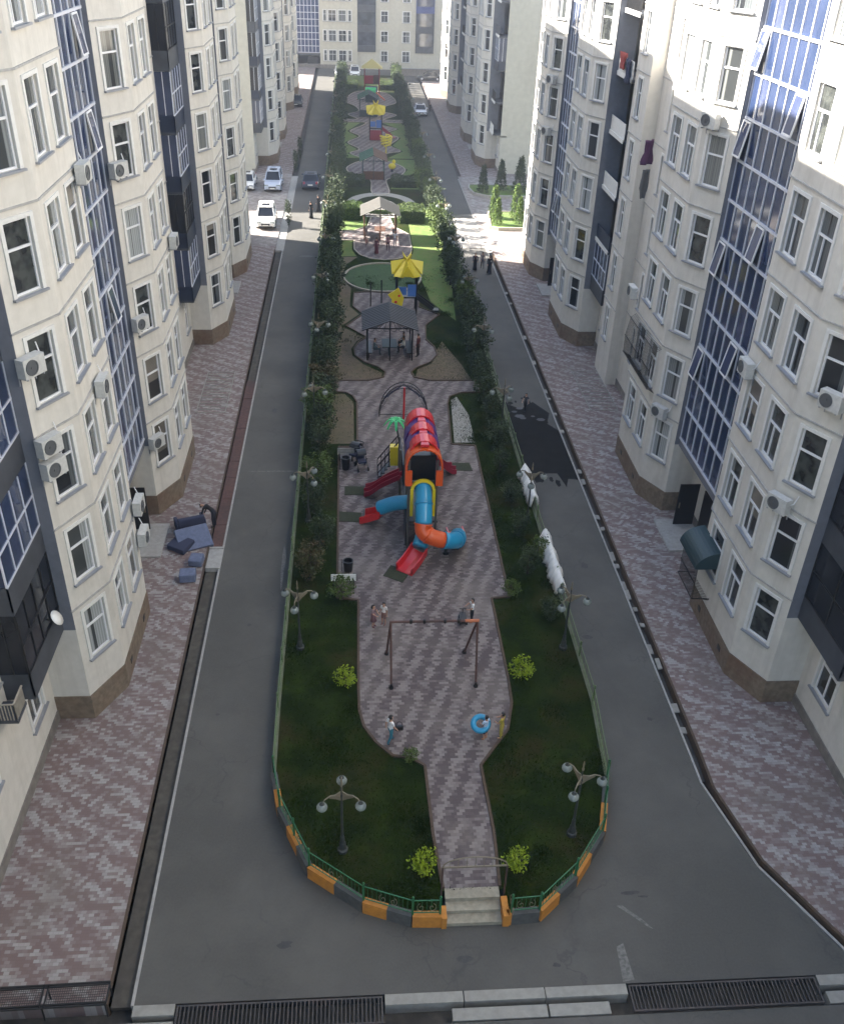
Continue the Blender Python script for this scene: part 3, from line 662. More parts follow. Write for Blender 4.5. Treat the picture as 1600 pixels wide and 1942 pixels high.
        if pil:  # slightly proud wall with one narrow window
            wall(14.2, wend, 13.45, wend, .1, TOP); wall(13.45, wend, 13.45, lg0, .1, TOP, [(1.7, .85, 0)]); wall(13.45, lg0, 14.2, lg0, .1, TOP)
        # ground wall below the loggia, with a window
        wall(14.2, lg0, 14.2, c, .1, 4.35, [(1.9, 1.3, 2)], floors=[0], ledges=False, sill0=1.75, wh=2.0)
        wall(14.9, lg0, 14.9, c, 4.35, TOP, (), 1)
        Bd.wall.box(X(14.18) - Bd.base.x, X(14.9) - Bd.base.x, lg0 - Bd.base.y, c - Bd.base.y, 4.2, 4.34, 3)
        typ = recess_type if isinstance(recess_type, str) else recess_type[min(i // 2, len(recess_type) - 1)]
        loggia(Bd, s, X, lg0, c, typ)
    # ends, back, roof
    UB = 28
    ends = [(y0, (X(UB), y0), (X(14.2), y0)), (y1, (X(14.2), y1), (X(UB), y1))]
    for k, (yy, p, q) in enumerate(ends):
        if s > 0: p, q = q, p
        Bd.face(p, q, .1, TOP, [], 4)
    p, q = (X(UB), y1), (X(UB), y0)
    if s > 0: p, q = q, p
    Bd.face(p, q, .1, TOP, [], 0)
    Bd.wall.box(X(14.2) - Bd.base.x, X(UB) - Bd.base.x, y0 - Bd.base.y, y1 - Bd.base.y, TOP - .1, TOP + .35, 0)
    Bd.wall.box(X(14.15) - Bd.base.x, X(14.6) - Bd.base.x, y0 - Bd.base.y - .05, y1 - Bd.base.y + .05, -.2, .55, 5)
    Bd.mats = (cream, greyp, plinthm, sillm, cream_warm, plintg, ledgem)
    Bd.finish(); return Bd

def loggia(Bd, s, X, ya, yb, typ):
    B = Bd.base; y0, y1 = ya + .03 - B.y, yb - .03 - B.y; lr = random.Random(int(ya * 10) + s)
    for f in range(0, 9):
        z0 = 4.4 + FH * f; z1 = z0 + FH
        if not (inframe((X(13.3), (ya + yb) / 2, z0), 200, 200) or inframe((X(13.3), (ya + yb) / 2, z1), 200, 200)): continue
        t = typ if typ != 'mixed' else ('open' if lr.random() < .75 else 'glazed')
        root = MB(); xf = X(13.3) - B.x; xb = X(14.88) - B.x
        if t == 'open':
            root.box(X(13.25) - B.x, xb, y0, y1, z0, z0 + .16, 0); root.box(X(13.22) - B.x, X(13.30) - B.x, y0, y1, z0 + .0, z0 + .24, 1)
            lo = root.build('balcony', [slatem, trim], Bd.t, smooth=False)
            rl = MB()
            if lr.random() < .5:
                k = y0 + .06
                while k < y1: rl.box(xf - .012, xf + .012, k - .012, k + .012, z0 + .24, z0 + 1.15); k += .14
                rl.box(xf - .03, xf + .03, y0, y1, z0 + 1.13, z0 + 1.18); rl.build('railing', darkmetal, lo)
            else:
                rl.box(xf - .02, xf + .02, y0, y1, z0 + .24, z0 + 1.1); rl.build('parapet', [slatem, navy, trim][lr.randrange(3)], lo)
            bx = MB(); x1_ = X(14.86) - B.x
            bx.box(x1_, x1_ - s * .05, y0 + .4, y0 + 1.3, z0 + .2, z0 + 2.5, 0); bx.box(x1_ - s * .01, x1_ - s * .07, y0 + 1.5, y0 + 2.9, z0 + 1.0, z0 + 2.5, 1)
            bx.build('balcony_door', [upvc, panes[0]], lo)
        else:
            dark = {'glazed': (navy, blackg), 'navy': (navy, blackg), 'black': (slatem, blackg)}.get(t, (slatem, blackg))
            root.box(xf, xb, y0, y1, z0, z0 + .14, 0); root.box(xf + s * .0, xf + s * .05, y0, y1, z0 + .14, z0 + 1.05, 1); root.box(xf, xb, y0, y0 + .05, z0 + .14, z0 + 1.05, 1)
            lo = root.build('loggia', [slatem, dark[0] if lr.random() < .7 else slatem], Bd.t)
            gl = MB(); gl.box(xf + s * .02, xf + s * .04, y0 + .03, y1, z0 + 1.05, z1 - .02); gl.box(xf + s * .02, xb, y0 + .02, y0 + .04, z0 + 1.05, z1 - .02)
            gl.build('glazing', [dark[1]] if (lr.random() < .6 or t == 'black') else [blueglass], lo)
            fr = MB(); n = 4
            if t == 'black' and f == 0: n = 2
            for k in range(n + 1):
                yy = y0 + .03 + (y1 - y0 - .06) * k / n; fr.box(xf - s * .01, xf + s * .02, yy - .025, yy + .025, z0 + 1.05, z1 - .02)
            for z in (z0 + 1.05, z0 + 2.2): fr.box(xf - s * .015, xf + s * .025, y0, y1, z - .03, z + .03)
            for k in range(3):
                xx = xf + s * (.02 + .45 * k); fr.box(xx - .02, xx + .02, y0 - .01, y0 + .02, z0 + 1.05, z1 - .02)
            fr.build('frame', [darkmetal, alu][lr.random() < .45 or t == 'glazed'], lo)

BL = block(-1, 'long cream apartment block with navy glazed balconies along the left road, in the foreground', -8, 89, [-9.9, 26.1, 62.1], ['black', 'navy', 'navy'])
BR = block(1, 'long cream apartment block with sunlit upper floors along the right road, in the foreground', -8, 85, [-9.9, 26.1, 62.1], ['black', 'black', 'mixed'])
BL2 = block(-1, 'far left apartment block with a plain beige end wall behind the parked cars', 113, 175.2, [116.7, 152.7], ['navy', 'black', 'mixed'])
BR2 = block(1, 'far right apartment block with a plain beige end wall behind the cypress garden', 114.5, 175.2, [117.4, 153.4], ['mixed', 'open', 'mixed'])
# rear wing of the far left block (its roof edge shades the crossing)
w_ = MB(); w_.box(-75, -25.05, 113.6, 128, -.3, TOP); w_.build('rear_wing', cream_warm, BL2.t, loc=(-BL2.base.x, -BL2.base.y, 0))

# end building closing the view
EB = Building('beige apartment block closing the far end of the courtyard, with a blue glass stair tower', (3, 200, 0), mats=(cream_warm, slatem, plintg, sillm, trim))
def ewall(x0, x1, z0, z1, specs=(), y=200, floors=range(0, 5)):
    Bd = EB; sp = [(c - x0, w, k) for c, w, k in specs]
    Bd.wface((x0, y), (x1, y), z0, z1, sp, floors, 0, 1.35, 3.42, 1.9)
ewall(-40, -10.4, 0, TOP, [(-13, 1.4, 2), (-16, 1.4, 2)]); ewall(-6.0, 1.15, 0, TOP, [(-5.0, .6, 0), (-3.6, 1.45, 2), (-1.7, 1.45, 2), (-.3, .6, 0)], 199.6)
ewall(1.15, 4.65, 0, 3.05, [(2.9, 1.4, 2)], floors=[0]); ewall(4.65, 12.3, 0, TOP, [(6.3, 1.3, 2), (10.5, 1.4, 2)]); ewall(12.3, 15.75, 0, 3.05, [(13.9, 1.4, 2)], floors=[0]); ewall(15.75, 45, 0, TOP, [(18, 1.4, 2)])
EB.face((-10.4, 200.9), (-6.0, 200.9), 0, 2.6, []); EB.face((-6.0, 200.9), (-6.0, 199.6), 0, TOP, []); EB.face((1.15, 199.6), (1.15, 200), 0, TOP, [])
b = EB.wall; B_ = EB.base
b.box(-40 - 3, 45 - 3, .03, .3, 0, .7, 2); b.box(-43, 42, .9, 14, 0, TOP, 0); b.box(-6.1 - 3, 1.15 - 3, -.43, -.38, 0, .72, 2)
b.box(-43, 42, .02, .9, TOP - 4, TOP, 0)
g2 = MB(); m2 = MB()
for k in range(6):
    for j in range(10):
        z = 2.7 + 1.14 * j; x = -10.3 - 3 + .7 * k; g2.quad((x, 0, z), (x + .7, 0.004 * (k % 2), z), (x + .7, 0, z + 1.14), (x, 0.003, z + 1.14), (k * 3 + j * 5) % 7 == 0)
for k in range(7): m2.box(-13.3 + .7 * k - .05, -13.3 + .7 * k + .05, -.05, -.005, 2.7, 14.1)
for j in range(11): m2.box(-13.3, -9.1, -.07, -.006, 2.65 + 1.14 * j, 2.75 + 1.14 * j)
sg = link('stair_glazing', g2.mesh('stair_glazing', [mat('far_blue_glass', (.018, .035, .11), .25, spec=.5), blueglass2]), EB.t); m2.build('mullions', alu, sg)
b.box(-13.4, -9.0, -.02, .9, 2.2, 2.66, 1); b.box(-13.4, -9.0, .01, .9, 14.05, TOP, 1)
d_ = MB(); d_.box(-8.5 - 3, -6.4 - 3, .75, .86, 0, 1.9); d_.build('entrance_door', darkmetal, EB.t)
for x0, tops in ((1.15, 3), (12.3, 3)):
    for f in range(0, 3):
        z0 = 3.06 + 3.42 * f; lo = MB(); lo.box(x0 - 3, x0 + 3.5 - 3, -.25, .9, z0, z0 + 1.15, 0); lo.box(x0 - 3, x0 + .12 - 3, -.22, .9, z0 + 1.15, z0 + 3.42, 0); lo.box(x0 + 3.38 - 3, x0 + 3.5 - 3, -.22, .9, z0 + 1.15, z0 + 3.42, 0)
        o = lo.build('loggia', slatem if not (x0 > 10 and f == 2) else mat('loggia_blue', (.03, .05, .18), .4), EB.t)
        gg = MB(); gg.box(x0 + .12 - 3, x0 + 3.38 - 3, -.1, -.05, z0 + 1.15, z0 + 3.4); gg.build('glazing', glassm('loggia_glass', (.07, .08, .10), (.03, .035, .045), .8) if not (x0 > 10 and f == 2) else blueglass, o)
    b.box(x0 - 3, x0 + 3.5 - 3, -.2, .9, 3.06 + 3.42 * 3, TOP, 1)
EB.finish()

# ------------------------------------------------------------------ air conditioners and things on the facades
fanm = mat('fan_grey', (.09, .095, .10), .5); acm = mat('ac_casing', (.52, .52, .50), .5, noise=.15, scale=9)
def make_ac():
    root = thing('air_conditioner', 'x', 'air conditioner')
    b = MB(); b.box(-.42, .42, .10, .42, -.30, .30, 0); b.build('casing', acm, root)
    f = MB(); f.lathe((0, 0, 0), [(.24, 0), (.24, .03), (.20, .03), (.20, .012), (.05, .012), (.05, .035), (.01, .035)], 20)
    me = f.mesh('fan_grille', fanm); me.transform(Matrix.Translation((.12, .42, 0)) @ Matrix.Rotation(-math.pi / 2, 4, 'X')); link('fan_grille', me, root)
    k = MB(); k.box(-.34, -.30, 0, .40, -.36, -.30); k.box(.30, .34, 0, .40, -.36, -.30); k.box(-.34, -.30, 0, .03, -.6, -.3); k.box(.30, .34, 0, .03, -.6, -.3); k.build('bracket', sillm, root)
    p = MB(); p.tube([(-.42, .2, .1), (-.52, .15, .2), (-.55, .03, .5)], .02, 6); p.build('pipe', upvc, root)
    return root
ac0 = make_ac(); acused = False
def ac(x, y, z, rz, label):
    global acused
    o = ac0 if not acused else copy_tree(ac0); acused = True
    o.location = (x, y, z); o.rotation_euler = (0, 0, rz); o['label'] = label; o['group'] = 'air conditioners on the facades'
LA = math.atan2(-.9, 1.7)   # angled bay face, left: outward (+,-)
rzL, rzR = -math.pi / 2, math.pi / 2
def angn(s): # rotation for the near angled bay face, outward normal towards the street and the camera
    n = Vector((-s * 1.7, -.9)).normalized(); return math.atan2(n.y, n.x) - math.pi / 2
def onang(s, y, f):  # point on angled face
    return XC + s * (12.9 - .9 * f), y + 1.7 * f
for s, y, f, z, lb in ((-1, 26.1, .15, 10.9, 'white air conditioner left of the white-curtained corner window, low on the left foreground bay'),
                       (-1, 26.1, .15, 11.7, 'white air conditioner hung directly above another one on the left foreground bay'),
                       (-1, 26.1, .12, 14.4, 'dark-sided air conditioner beside the blinds window of the left foreground bay'),
                       (-1, 40.2, .12, 16.8, 'air conditioner at the corner window of the second left bay, high up'),
                       (-1, 40.2, .14, 10.2, 'air conditioner at the corner window of the second left bay, third floor'),
                       (-1, 40.2, .14, 4.2, 'laundry-covered air conditioner beside the ground floor window of the second left bay'),
                       (1, 26.1, .75, 8.7, 'air conditioner with a round fan under the corner window of the right foreground bay'),
                       (1, 26.1, .3, 13.1, 'bright white air conditioner at the right edge of the photo, on the right foreground bay'),
                       (1, 40.2, .7, 19.0, 'air conditioner at the edge of the sunlight on the second right bay'),
                       (1, 40.2, .6, 5.4, 'air conditioner under the wrought iron window grille on the second right bay'),
                       (1, 76.2, .6, 15.6, 'air conditioner high on the last bay of the right block'),
                       (1, 76.2, .6, 11.9, 'air conditioner in the middle of the last bay of the right block')):
    x, yy = onang(s, y, f); ac(x, yy, z, angn(s), lb)
for s, y, z, lb in ((-1, 32.0, 18.6, 'air conditioner beside the glass stair tower at the top left of the photo'), (-1, 30.2, 11.9, 'air conditioner under the street windows of the left foreground bay'),
                    (-1, 32.4, 5.6, 'upper of two air conditioners at the far edge of the left foreground bay'), (-1, 32.4, 4.1, 'lower of two air conditioners at the far edge of the left foreground bay'),
                    (-1, 46.0, 12.2, 'air conditioner on the street face of the second left bay'), (1, 31.8, 11.9, 'air conditioner below the street windows of the right foreground bay beside the glass tower'),
                    (1, 47.3, 9.4, 'dark air conditioner on the far edge of the second right bay')):
    ac(XC + s * 12.0, y, z, rzL if s < 0 else rzR, lb)
ac(XC + 14.2, 20.6, 4.9, rzR, 'white air conditioner on the ground floor wall at the right edge of the photo')
ac(XC + 14.9, 60.3, 21.0, rzR, 'white air conditioner on the grey balcony recess at the top right')
# purple jacket drying at the window
def cloth(name, label, cat, loc, w, h, m, axis='y', seed=0, depth=.1):
    rr = random.Random(seed); b = MB(); n, k = 8, 8; V = []
    for j in range(k + 1):
        for i in range(n + 1):
            a = (i / n - .5) * w * (1 + .25 * math.sin(j * .8 + seed)); zz = -h * j / k
            o = depth * math.sin(i * 1.3 + j * .4 + seed) + rr.uniform(-.02, .02)
            V.append((o, a, zz) if axis == 'y' else (a, o, zz))
    b.add(V, [(j * (n + 1) + i, j * (n + 1) + i + 1, (j + 1) * (n + 1) + i + 1, (j + 1) * (n + 1) + i) for j in range(k) for i in range(n)])
    o = b.build(name, m, None, loc, 0, True); md = o.modifiers.new('thick', 'SOLIDIFY'); md.thickness = .05; return tag(o, label, cat)
cloth('jacket', 'purple jacket hung out to dry at a window of the right block', 'jacket', (14.65, 47.9, 16.9), .6, 1.15, mat('purple_fabric', (.070, .022, .062), .9), seed=2).rotation_euler = (0, 0, R(-55))
cloth('trousers', 'grey trousers hung out below the purple jacket', 'trousers', (14.7, 47.9, 15.5), .5, 1.4, mat('grey_fabric', (.10, .10, .10), .9), seed=4, depth=.05).rotation_euler = (0, 0, R(-55))
cloth('laundry', 'red towel drying on the upper grey balcony of the right block', 'laundry', (16.15, 60.6, 19.4), .9, .9, mat('red_fabric', (.28, .06, .05), .9), seed=1)
cloth('laundry', 'dark cloth drying next to the red towel on the grey balcony', 'laundry', (16.15, 59.2, 19.2), .7, 1.3, sofa_d, seed=3)
# wrought iron cage over the street windows, second right bay, second floor
t = thing('window_grille', 'dark wrought iron cage over two windows of the second right bay', 'window grille', (XC + 12.0, 44.3, 6.0))
b = MB()
for k in range(34): yy = -2.4 + k * .145; b.tube([(-.02, yy, 0), (-.42, yy, .25), (-.45, yy, 1.2), (-.30, yy, 2.2), (-.02, yy, 2.4)], .014, 4)
b.build('bars', darkmetal, t); b = MB()
for z, x in ((.25, -.44), (1.2, -.47), (2.2, -.32)): b.beam((x, -2.45, z), (x, 2.45, z), .03)
b.build('rails', darkmetal, t)
# ground floor cage with teal awning on the right foreground bay
t = thing('window_cage', 'dark window cage with a teal awning, ground floor of the right bay by the entrance', 'window cage', (XC + 12.0, 31.6, 0))
b = MB()
for k in range(17): yy = -.9 + k * .115; b.tube([(-.02, yy, 1.6), (-.75, yy, 1.75), (-.8, yy, 3.3)], .013, 4)
for z in (1.75, 2.5, 3.3): b.beam((-.8, -.95, z), (-.8, 1.0, z), .04)
for yy in (-.95, 1.0): b.beam((-.02, yy, 3.3), (-.8, yy, 3.3), .04); b.beam((-.02, yy, 1.7), (-.8, yy, 1.75), .04)
b.build('bars', darkmetal, t)
b = MB(); n = 10
for k in range(n):
    a0, a1 = math.pi / 2 * k / n, math.pi / 2 * (k + 1) / n
    p = [(-.95 * math.sin(a0), 3.35 + .75 * math.cos(a0)), (-.95 * math.sin(a1), 3.35 + .75 * math.cos(a1))]
    b.quad((p[0][0], -1.05, p[0][1]), (p[1][0], -1.05, p[1][1]), (p[1][0], 1.1, p[1][1]), (p[0][0], 1.1, p[0][1]))
    for yy in (-1.05, 1.1): b.add([(0, yy, 3.35), (p[0][0], yy, p[0][1]), (p[1][0], yy, p[1][1])], [(0, 1, 2)])
aw = b.build('awning', teal, t); md = aw.modifiers.new('thick', 'SOLIDIFY'); md.thickness = .03
# small grille balcony at the lower left loggia
t = thing('balcony', 'small balcony with pale balusters beside the navy glazed loggia at the left edge', 'balcony', (-10.55, 22.1, 4.5))
t.scale = (.62, .42, .8)
b = MB(); b.box(-1.0, .2, -1.5, .55, 0, .16); b.build('slab', slatem, t)
b = MB()
for k in range(8): b.box(-.95 + k * .155, -.90 + k * .155, -1.46, -1.42, .16, .95)
for k in range(13): b.box(.14, .18, -1.46 + k * .155, -1.42 + k * .155, .16, .95)
b.box(-1.0, .2, -1.49, -1.40, .95, 1.0); b.box(.11, .2, -1.39, .55, .95, 1.0); b.build('balusters', edgel, t)
t = thing('satellite_dish', 'white satellite dish on the navy loggia front at the lower left', 'satellite dish', (-10.12, 25.2, 5.6))
b = MB(); b.lathe((0, 0, 0), [(.02, 0), (.16, .03), (.27, .09), (.28, .10), (.02, .02)], 16); me = b.mesh('dish', white_p, True); me.transform(Matrix.Rotation(R(-55), 4, 'Y').inverted()); link('dish', me, t)
b = MB(); b.beam((-.1, 0, -.05), (0.02, 0, .0), .03); b.build('arm', darkmetal, t)

# ------------------------------------------------------------------ trees and planting
def rnd_unit(r):
    while True:
        v = Vector((r.uniform(-1, 1), r.uniform(-1, 1), r.uniform(-1, 1)))
        if .05 < v.length < 1: return v.normalized()
def crown(seed, h, w, n, leaf, kind='column', mi=1, base=.25):
    """leaf clumps spread through a crown volume; returns MB with leaves only"""
    r = random.Random(seed); b = MB(); cl = []
    nc = max(10, int(n / 14))
    for i in range(nc):
        t = r.random() ** .8 if kind != 'round' else r.random()
        if kind == 'cone': rad = w / 2 * (1 - t) ** .8 * (.75 + .25 * r.random())
        elif kind == 'column': rad = w / 2 * (math.sin(math.pi * min(1, .15 + .85 * (1 - t) ** .75)) ** .5) * r.uniform(.35, 1.05)
        else: rad = w / 2 * math.sqrt(max(0, 1 - (2 * t - 1) ** 2)) * r.uniform(.6, 1.0)
        a = r.uniform(0, 2 * math.pi)
        cl.append(Vector((rad * math.cos(a), rad * math.sin(a), base + t * (h - base))))
    for c in cl:
        cs = r.uniform(.6, 1.3) * leaf * 2.1
        for j in range(14):
            p = c + rnd_unit(r) * cs * r.random() ** .5; 
            if p.z < .03: p.z = .03
            nrm = (rnd_unit(r) + Vector((p.x, p.y, .3)).normalized() * .6).normalized(); u = nrm.orthogonal().normalized(); v = nrm.cross(u)
            a = r.uniform(0, 6.28); u, v = u * math.cos(a) + v * math.sin(a), v * math.cos(a) - u * math.sin(a)
            l = leaf * r.uniform(.6, 1.3)
            b.add([p - u * l * .5, p + v * l * .32, p + u * l * .6, p - v * l * .32], [(0, 1, 2, 3)])
    return b
def make_tree(seed, h, w, n, leaf, lm, kind, label='x', cat='tree', name='shrub_tree', stems=3):
    root = thing(name, label, cat); r = random.Random(seed)
    t = MB()
    t.tube([(0, 0, -.05), (r.uniform(-.04, .04), r.uniform(-.04, .04), h * .35), (r.uniform(-.06, .06), r.uniform(-.06, .06), h * .85)], [.05 * w, .035 * w, .01], 6)
    for k in range(stems + 3):
        a = k * 2.1 + r.random(); z = h * (.15 + .1 * k)
        t.tube([(0, 0, z), (math.cos(a) * w * .2, math.sin(a) * w * .2, z + h * .12), (math.cos(a) * w * .38, math.sin(a) * w * .38, z + h * .25)], [.022 * w, .015 * w, .006], 5)
    t.build('trunk', bark, root); crown(seed + 9, h, w, n, leaf, kind, base=.08 if kind == 'cone' else .25).build('crown', lm, root); return root
def place(proto, used, x, y, z, sc, rz, label, group=None, name=None):
    o = proto if not used else copy_tree(proto); o.location = (x, y, z); o.rotation_euler = (0, 0, rz); o.scale = sc; o['label'] = label
    if group: o['group'] = group
    return o
tr = random.Random(21)
col_protos = [make_tree(100 + k, 2.6, 1.5, 1300, .15, [leaf_d, leaf_d, leaf_m, leaf_d, leaf_r][k], 'column') for k in range(5)]
usedp = [False] * 5
def rowtree(side, k, x, y, hs, ws):
    i = tr.choice([0, 1, 2, 3, 3, 0]) if not (side == 'left' and y < 60) else tr.choice([0, 1, 3, 4, 2])
    near = 'near end'
    lb = f"{['dark green', 'dark green', 'mid green', 'dark green', 'rusty green'][i]} leafy shrub tree, {ordn(k)} from the near end of the {side} hedge row"
    place(col_protos[i], usedp[i], x, y, IZ - .02, (ws, ws * tr.uniform(.9, 1.1), hs), tr.uniform(0, 6.28), lb, f'shrub trees in the {side} row of the garden'); usedp[i] = True
y = 34.2; k = 1
while y < 186:
    near = y < 58
    rowtree('left', k, -1.85 + tr.uniform(-.3, .3) + (.15 if y > 60 else 0), y, tr.uniform(.55, .8) if y < 44 else tr.uniform(.7, 1.0) if y < 60 else tr.uniform(.9, 1.3), tr.uniform(.7, .9) if y < 46 else tr.uniform(.9, 1.2)); k += 1
    y += tr.uniform(2.3, 3.2) if y < 44 else tr.uniform(1.7, 2.3) if y < 100 else tr.uniform(2.1, 2.7)
y = 31.0; k = 1
while y < 186:
    rowtree('right', k, 8.15 + tr.uniform(-.3, .3) - (.4 if y > 100 else 0), y, tr.uniform(.4, .62) if y < 45 else tr.uniform(.6, .85) if y < 56 else tr.uniform(.85, 1.15), tr.uniform(.55, .75) if y < 45 else tr.uniform(.75, .95) if y < 56 else tr.uniform(.95, 1.2)); k += 1
    y += tr.uniform(2.2, 3.4) if y < 50 else tr.uniform(1.9, 2.5) if y < 100 else tr.uniform(2.1, 2.7)
# small lime bushes
bp = make_tree(300, .85, .85, 620, .10, leaf_y, 'round', name='lime_bush', cat='bush'); bu = False
for x, y, s_, lb in ((-.45, 27.1, .95, 'ragged lime green bush left of the plaza, level with the swing'), (6.5, 27.35, 1.05, 'round lime green bush right of the plaza, level with the swing'), (2.05, 18.6, .95, 'round lime green bush left of the entrance steps'), (5.0, 18.6, .88, 'round lime green bush right of the entrance steps')):
    place(bp, bu, x, y, IZ, (s_, s_, s_), tr.uniform(0, 6), lb, 'lime bushes'); bu = True
bq = make_tree(310, 1.1, 1.2, 760, .11, leaf_m, 'round', name='bush', cat='bush'); bu = False
for x, y, s_, lb in ((-.65, 32.6, 1, 'olive bush with pale branches beside the white bench'), (6.9, 32.7, .7, 'small thin bush at the right corner of the plaza'), (8.6, 35.6, .9, 'low dark bush between the two white cloths on the right fence'), (1.9, 23.2, .5, 'low bush spilling over the left corner of the path')):
    place(bq, bu, x, y, IZ, (s_, s_, s_), tr.uniform(0, 6), lb); bu = True
# cypresses in the side garden
cp = [make_tree(320 + k, 2.9, 1.25, 3200, .12, [leaf_c, leaf_d][k], 'cone', name='cypress', cat='cypress', stems=0) for k in range(2)]; cu = [False, False]
for x, y, h, i, lb in ((14.2, 94.6, 1.05, 0, 'sunlit cypress at the back left of the bright garden bed'), (14.2, 92.3, .85, 0, 'sunlit cypress at the front left of the bright garden bed'), (16.5, 95.3, 1.05, 0, 'sunlit cypress at the back of the bright bed, against the wall'), (16.45, 92.7, .85, 0, 'sunlit cypress at the front right of the bright garden bed'),
                      (14.2, 104.5, .98, 1, 'dark cypress at the left of the shaded rear bed'), (16.4, 106.0, 1.05, 1, 'dark brownish cypress in the middle of the shaded rear bed'), (18.3, 104.9, 1.25, 1, 'tall dark cypress at the right of the shaded rear bed')):
    place(cp[i], cu[i], x, y, .34, (h, h, h), tr.uniform(0, 6), lb, 'cypresses in the side garden'); cu[i] = True
# clipped hedges: leaf covered blocks
def hedge(x0, x1, y0, y1, h, lm, label, seed):
    r = random.Random(seed); b = MB(); area = (x1 - x0) * (y1 - y0) + 2 * h * (x1 - x0 + y1 - y0); n = int(min(5200, area * 190))
    t = thing('hedge', label, 'hedge', ((x0 + x1) / 2, (y0 + y1) / 2, IZ)); dx, dy = (x1 - x0) / 2, (y1 - y0) / 2
    for i in range(n):
        p = Vector((r.uniform(-dx, dx), r.uniform(-dy, dy), r.uniform(.05, h)))
        q = r.random(); wob = .10 * math.sin(p.x * 3 + seed) + .08 * math.sin(p.y * 2.2)
        if q < .45: p.z = h + wob + r.gauss(0, .05)
        elif q < .72: p.y = -dy + r.gauss(0, .05)
        elif q < .8: p.y = dy + r.gauss(0, .05)
        else: p.x = (dx if r.random() < .5 else -dx) + r.gauss(0, .05)
        nrm = rnd_unit(r); u = nrm.orthogonal().normalized(); v = nrm.cross(u); l = r.uniform(.07, .15)
        b.add([p - u * l * .5, p + v * l * .35, p + u * l * .6, p - v * l * .35], [(0, 1, 2, 3)])
    b.build('foliage', lm, t)
    c = MB(); c.box(-dx + .08, dx - .08, -dy + .08, dy - .08, 0, h - .12); c.build('inner_branches', leaf_d, t)
hedge(-1.4, .95, 92.4, 94.6, 1.25, leaf_c, 'sunlit clipped hedge left of the pale roofed gazebo', 1); hedge(4.5, 7.0, 91.6, 94.2, 1.25, leaf_m, 'clipped hedge right of the pale roofed gazebo', 2)
hedge(-1.2, 1.3, 105.5, 108.5, .8, leaf_d, 'dark low hedge left of the path beyond the round paving', 3); hedge(4.3, 7.0, 105.5, 108.0, .8, leaf_d, 'dark low hedge right of the path beyond the round paving', 4)
hedge(-1.9, 1.0, 172, 176, .9, leaf_m, 'hedge at the far left end of the garden', 5); hedge(4.6, 7.4, 172, 176, .9, leaf_m, 'hedge at the far right end of the garden', 6)
# grass blades over the near lawns
def pip(x, y, P):
    c = False; n = len(P)
    for i in range(n):
        x0, y0 = P[i]; x1, y1 = P[i - 1]
        if (y0 > y) != (y1 > y) and x < (x1 - x0) * (y - y0) / (y1 - y0) + x0: c = not c
    return c
gr = random.Random(8); b = MB(); cnt = 0
lm_ = [mat('grass_blade', (.012, .027, .0022), .85, spec=.12, col2=(.028, .050, .004), scale=.9), mat('grass_blade_dry', (.055, .052, .018), .85, noise=.3, scale=4)]
cl = [(gr.uniform(-2.8, 8.9), 17.4 + 60 * gr.random() ** 1.6, gr.uniform(.3, 1.1)) for _ in range(150)]
while cnt < 60000:
    if gr.random() < .5: x, y = gr.uniform(-2.8, 8.9), 17.3 + 45 * gr.random() ** 1.4; hh = gr.uniform(.03, .07)
    else:
        c = gr.choice(cl); x, y = gr.gauss(c[0], c[2] * .5), gr.gauss(c[1], c[2] * .6); hh = gr.uniform(.05, .13)
    if pip(x, y, P_main) or not pip(x, y, isl): continue
    if y > 46.5 and x < 1 and y < 81: 
        if gr.random() < .8: continue
    a = gr.uniform(0, 6.28); w_ = gr.uniform(.008, .018); lx, ly = gr.gauss(0, .03), gr.gauss(0, .03)
    dx, dy = math.cos(a) * w_, math.sin(a) * w_
    b.add([(x - dx, y - dy, IZ - .01), (x + dx, y + dy, IZ - .01), (x + lx, y + ly, IZ + hh)], [(0, 1, 2)], 1 if gr.random() < .06 else 0); cnt += 1
g = b.build('grass', lm_); g['kind'] = 'stuff'

# ------------------------------------------------------------------ fences round the island
def fence(name, label, pts, gap, mr, h=.72, scroll=False, bars=True, step=.14):
    t = thing(name, label, 'fence', (*pts[0], IZ + .04)); o = Vector((*pts[0], 0))
    rails = MB(); inf = MB(); sc = MB(); posts = []
    for (a, c) in zip(pts, pts[1:]):
        a = Vector((*a, 0)) - o; c = Vector((*c, 0)) - o; L_ = (c - a).length; n = max(1, round(L_ / gap)); d = (c - a) / L_
        for z in (.10, h - .12): rails.beam(a + Vector((0, 0, z)), c + Vector((0, 0, z)), .028)
        for i in range(n + 1):
            if i == n and c != (Vector((*pts[-1], 0)) - o): continue
            posts.append(a + d * (L_ * i / n))
        if bars:
            k = step
            while k < L_: inf.beam(a + d * k + Vector((0, 0, .1)), a + d * k + Vector((0, 0, h - .12)), .013); k += step
        if scroll:
            for i in range(n):
                m = a + d * (L_ * (i + .5) / n)
                for sgn in (-1, 1):
                    P = []
                    for q in range(17):
                        th = q / 16 * 2.4 * math.pi; r_ = .05 + .028 * th; P.append(m + d * (sgn * (.17 + r_ * math.cos(th) * .5)) + Vector((0, 0, h * .42 + r_ * math.sin(th) * .8)))
                    q_ = MB(); q_.tube(P, .010, 5); q_.build('scroll', gold_p, t)
    posts.sort(key=lambda p: -1 / dist(p + o)) if len(posts) > 100 else None
    for p in posts[:100]:
        q = MB(); q.box(-.03, .03, -.03, .03, -.05, h); q.ball((0, 0, h + .03), .045, n=6); q.build('post', mr, t, p)
    rails.build('rail', mr, t)
    if inf.v: inf.build('bars', mr, t)
fence('iron_fence', 'green iron fence with gold scrolls round the left front of the garden', NOSE + [(2.45, 17.08)], 1.5, green_p, .8, True)
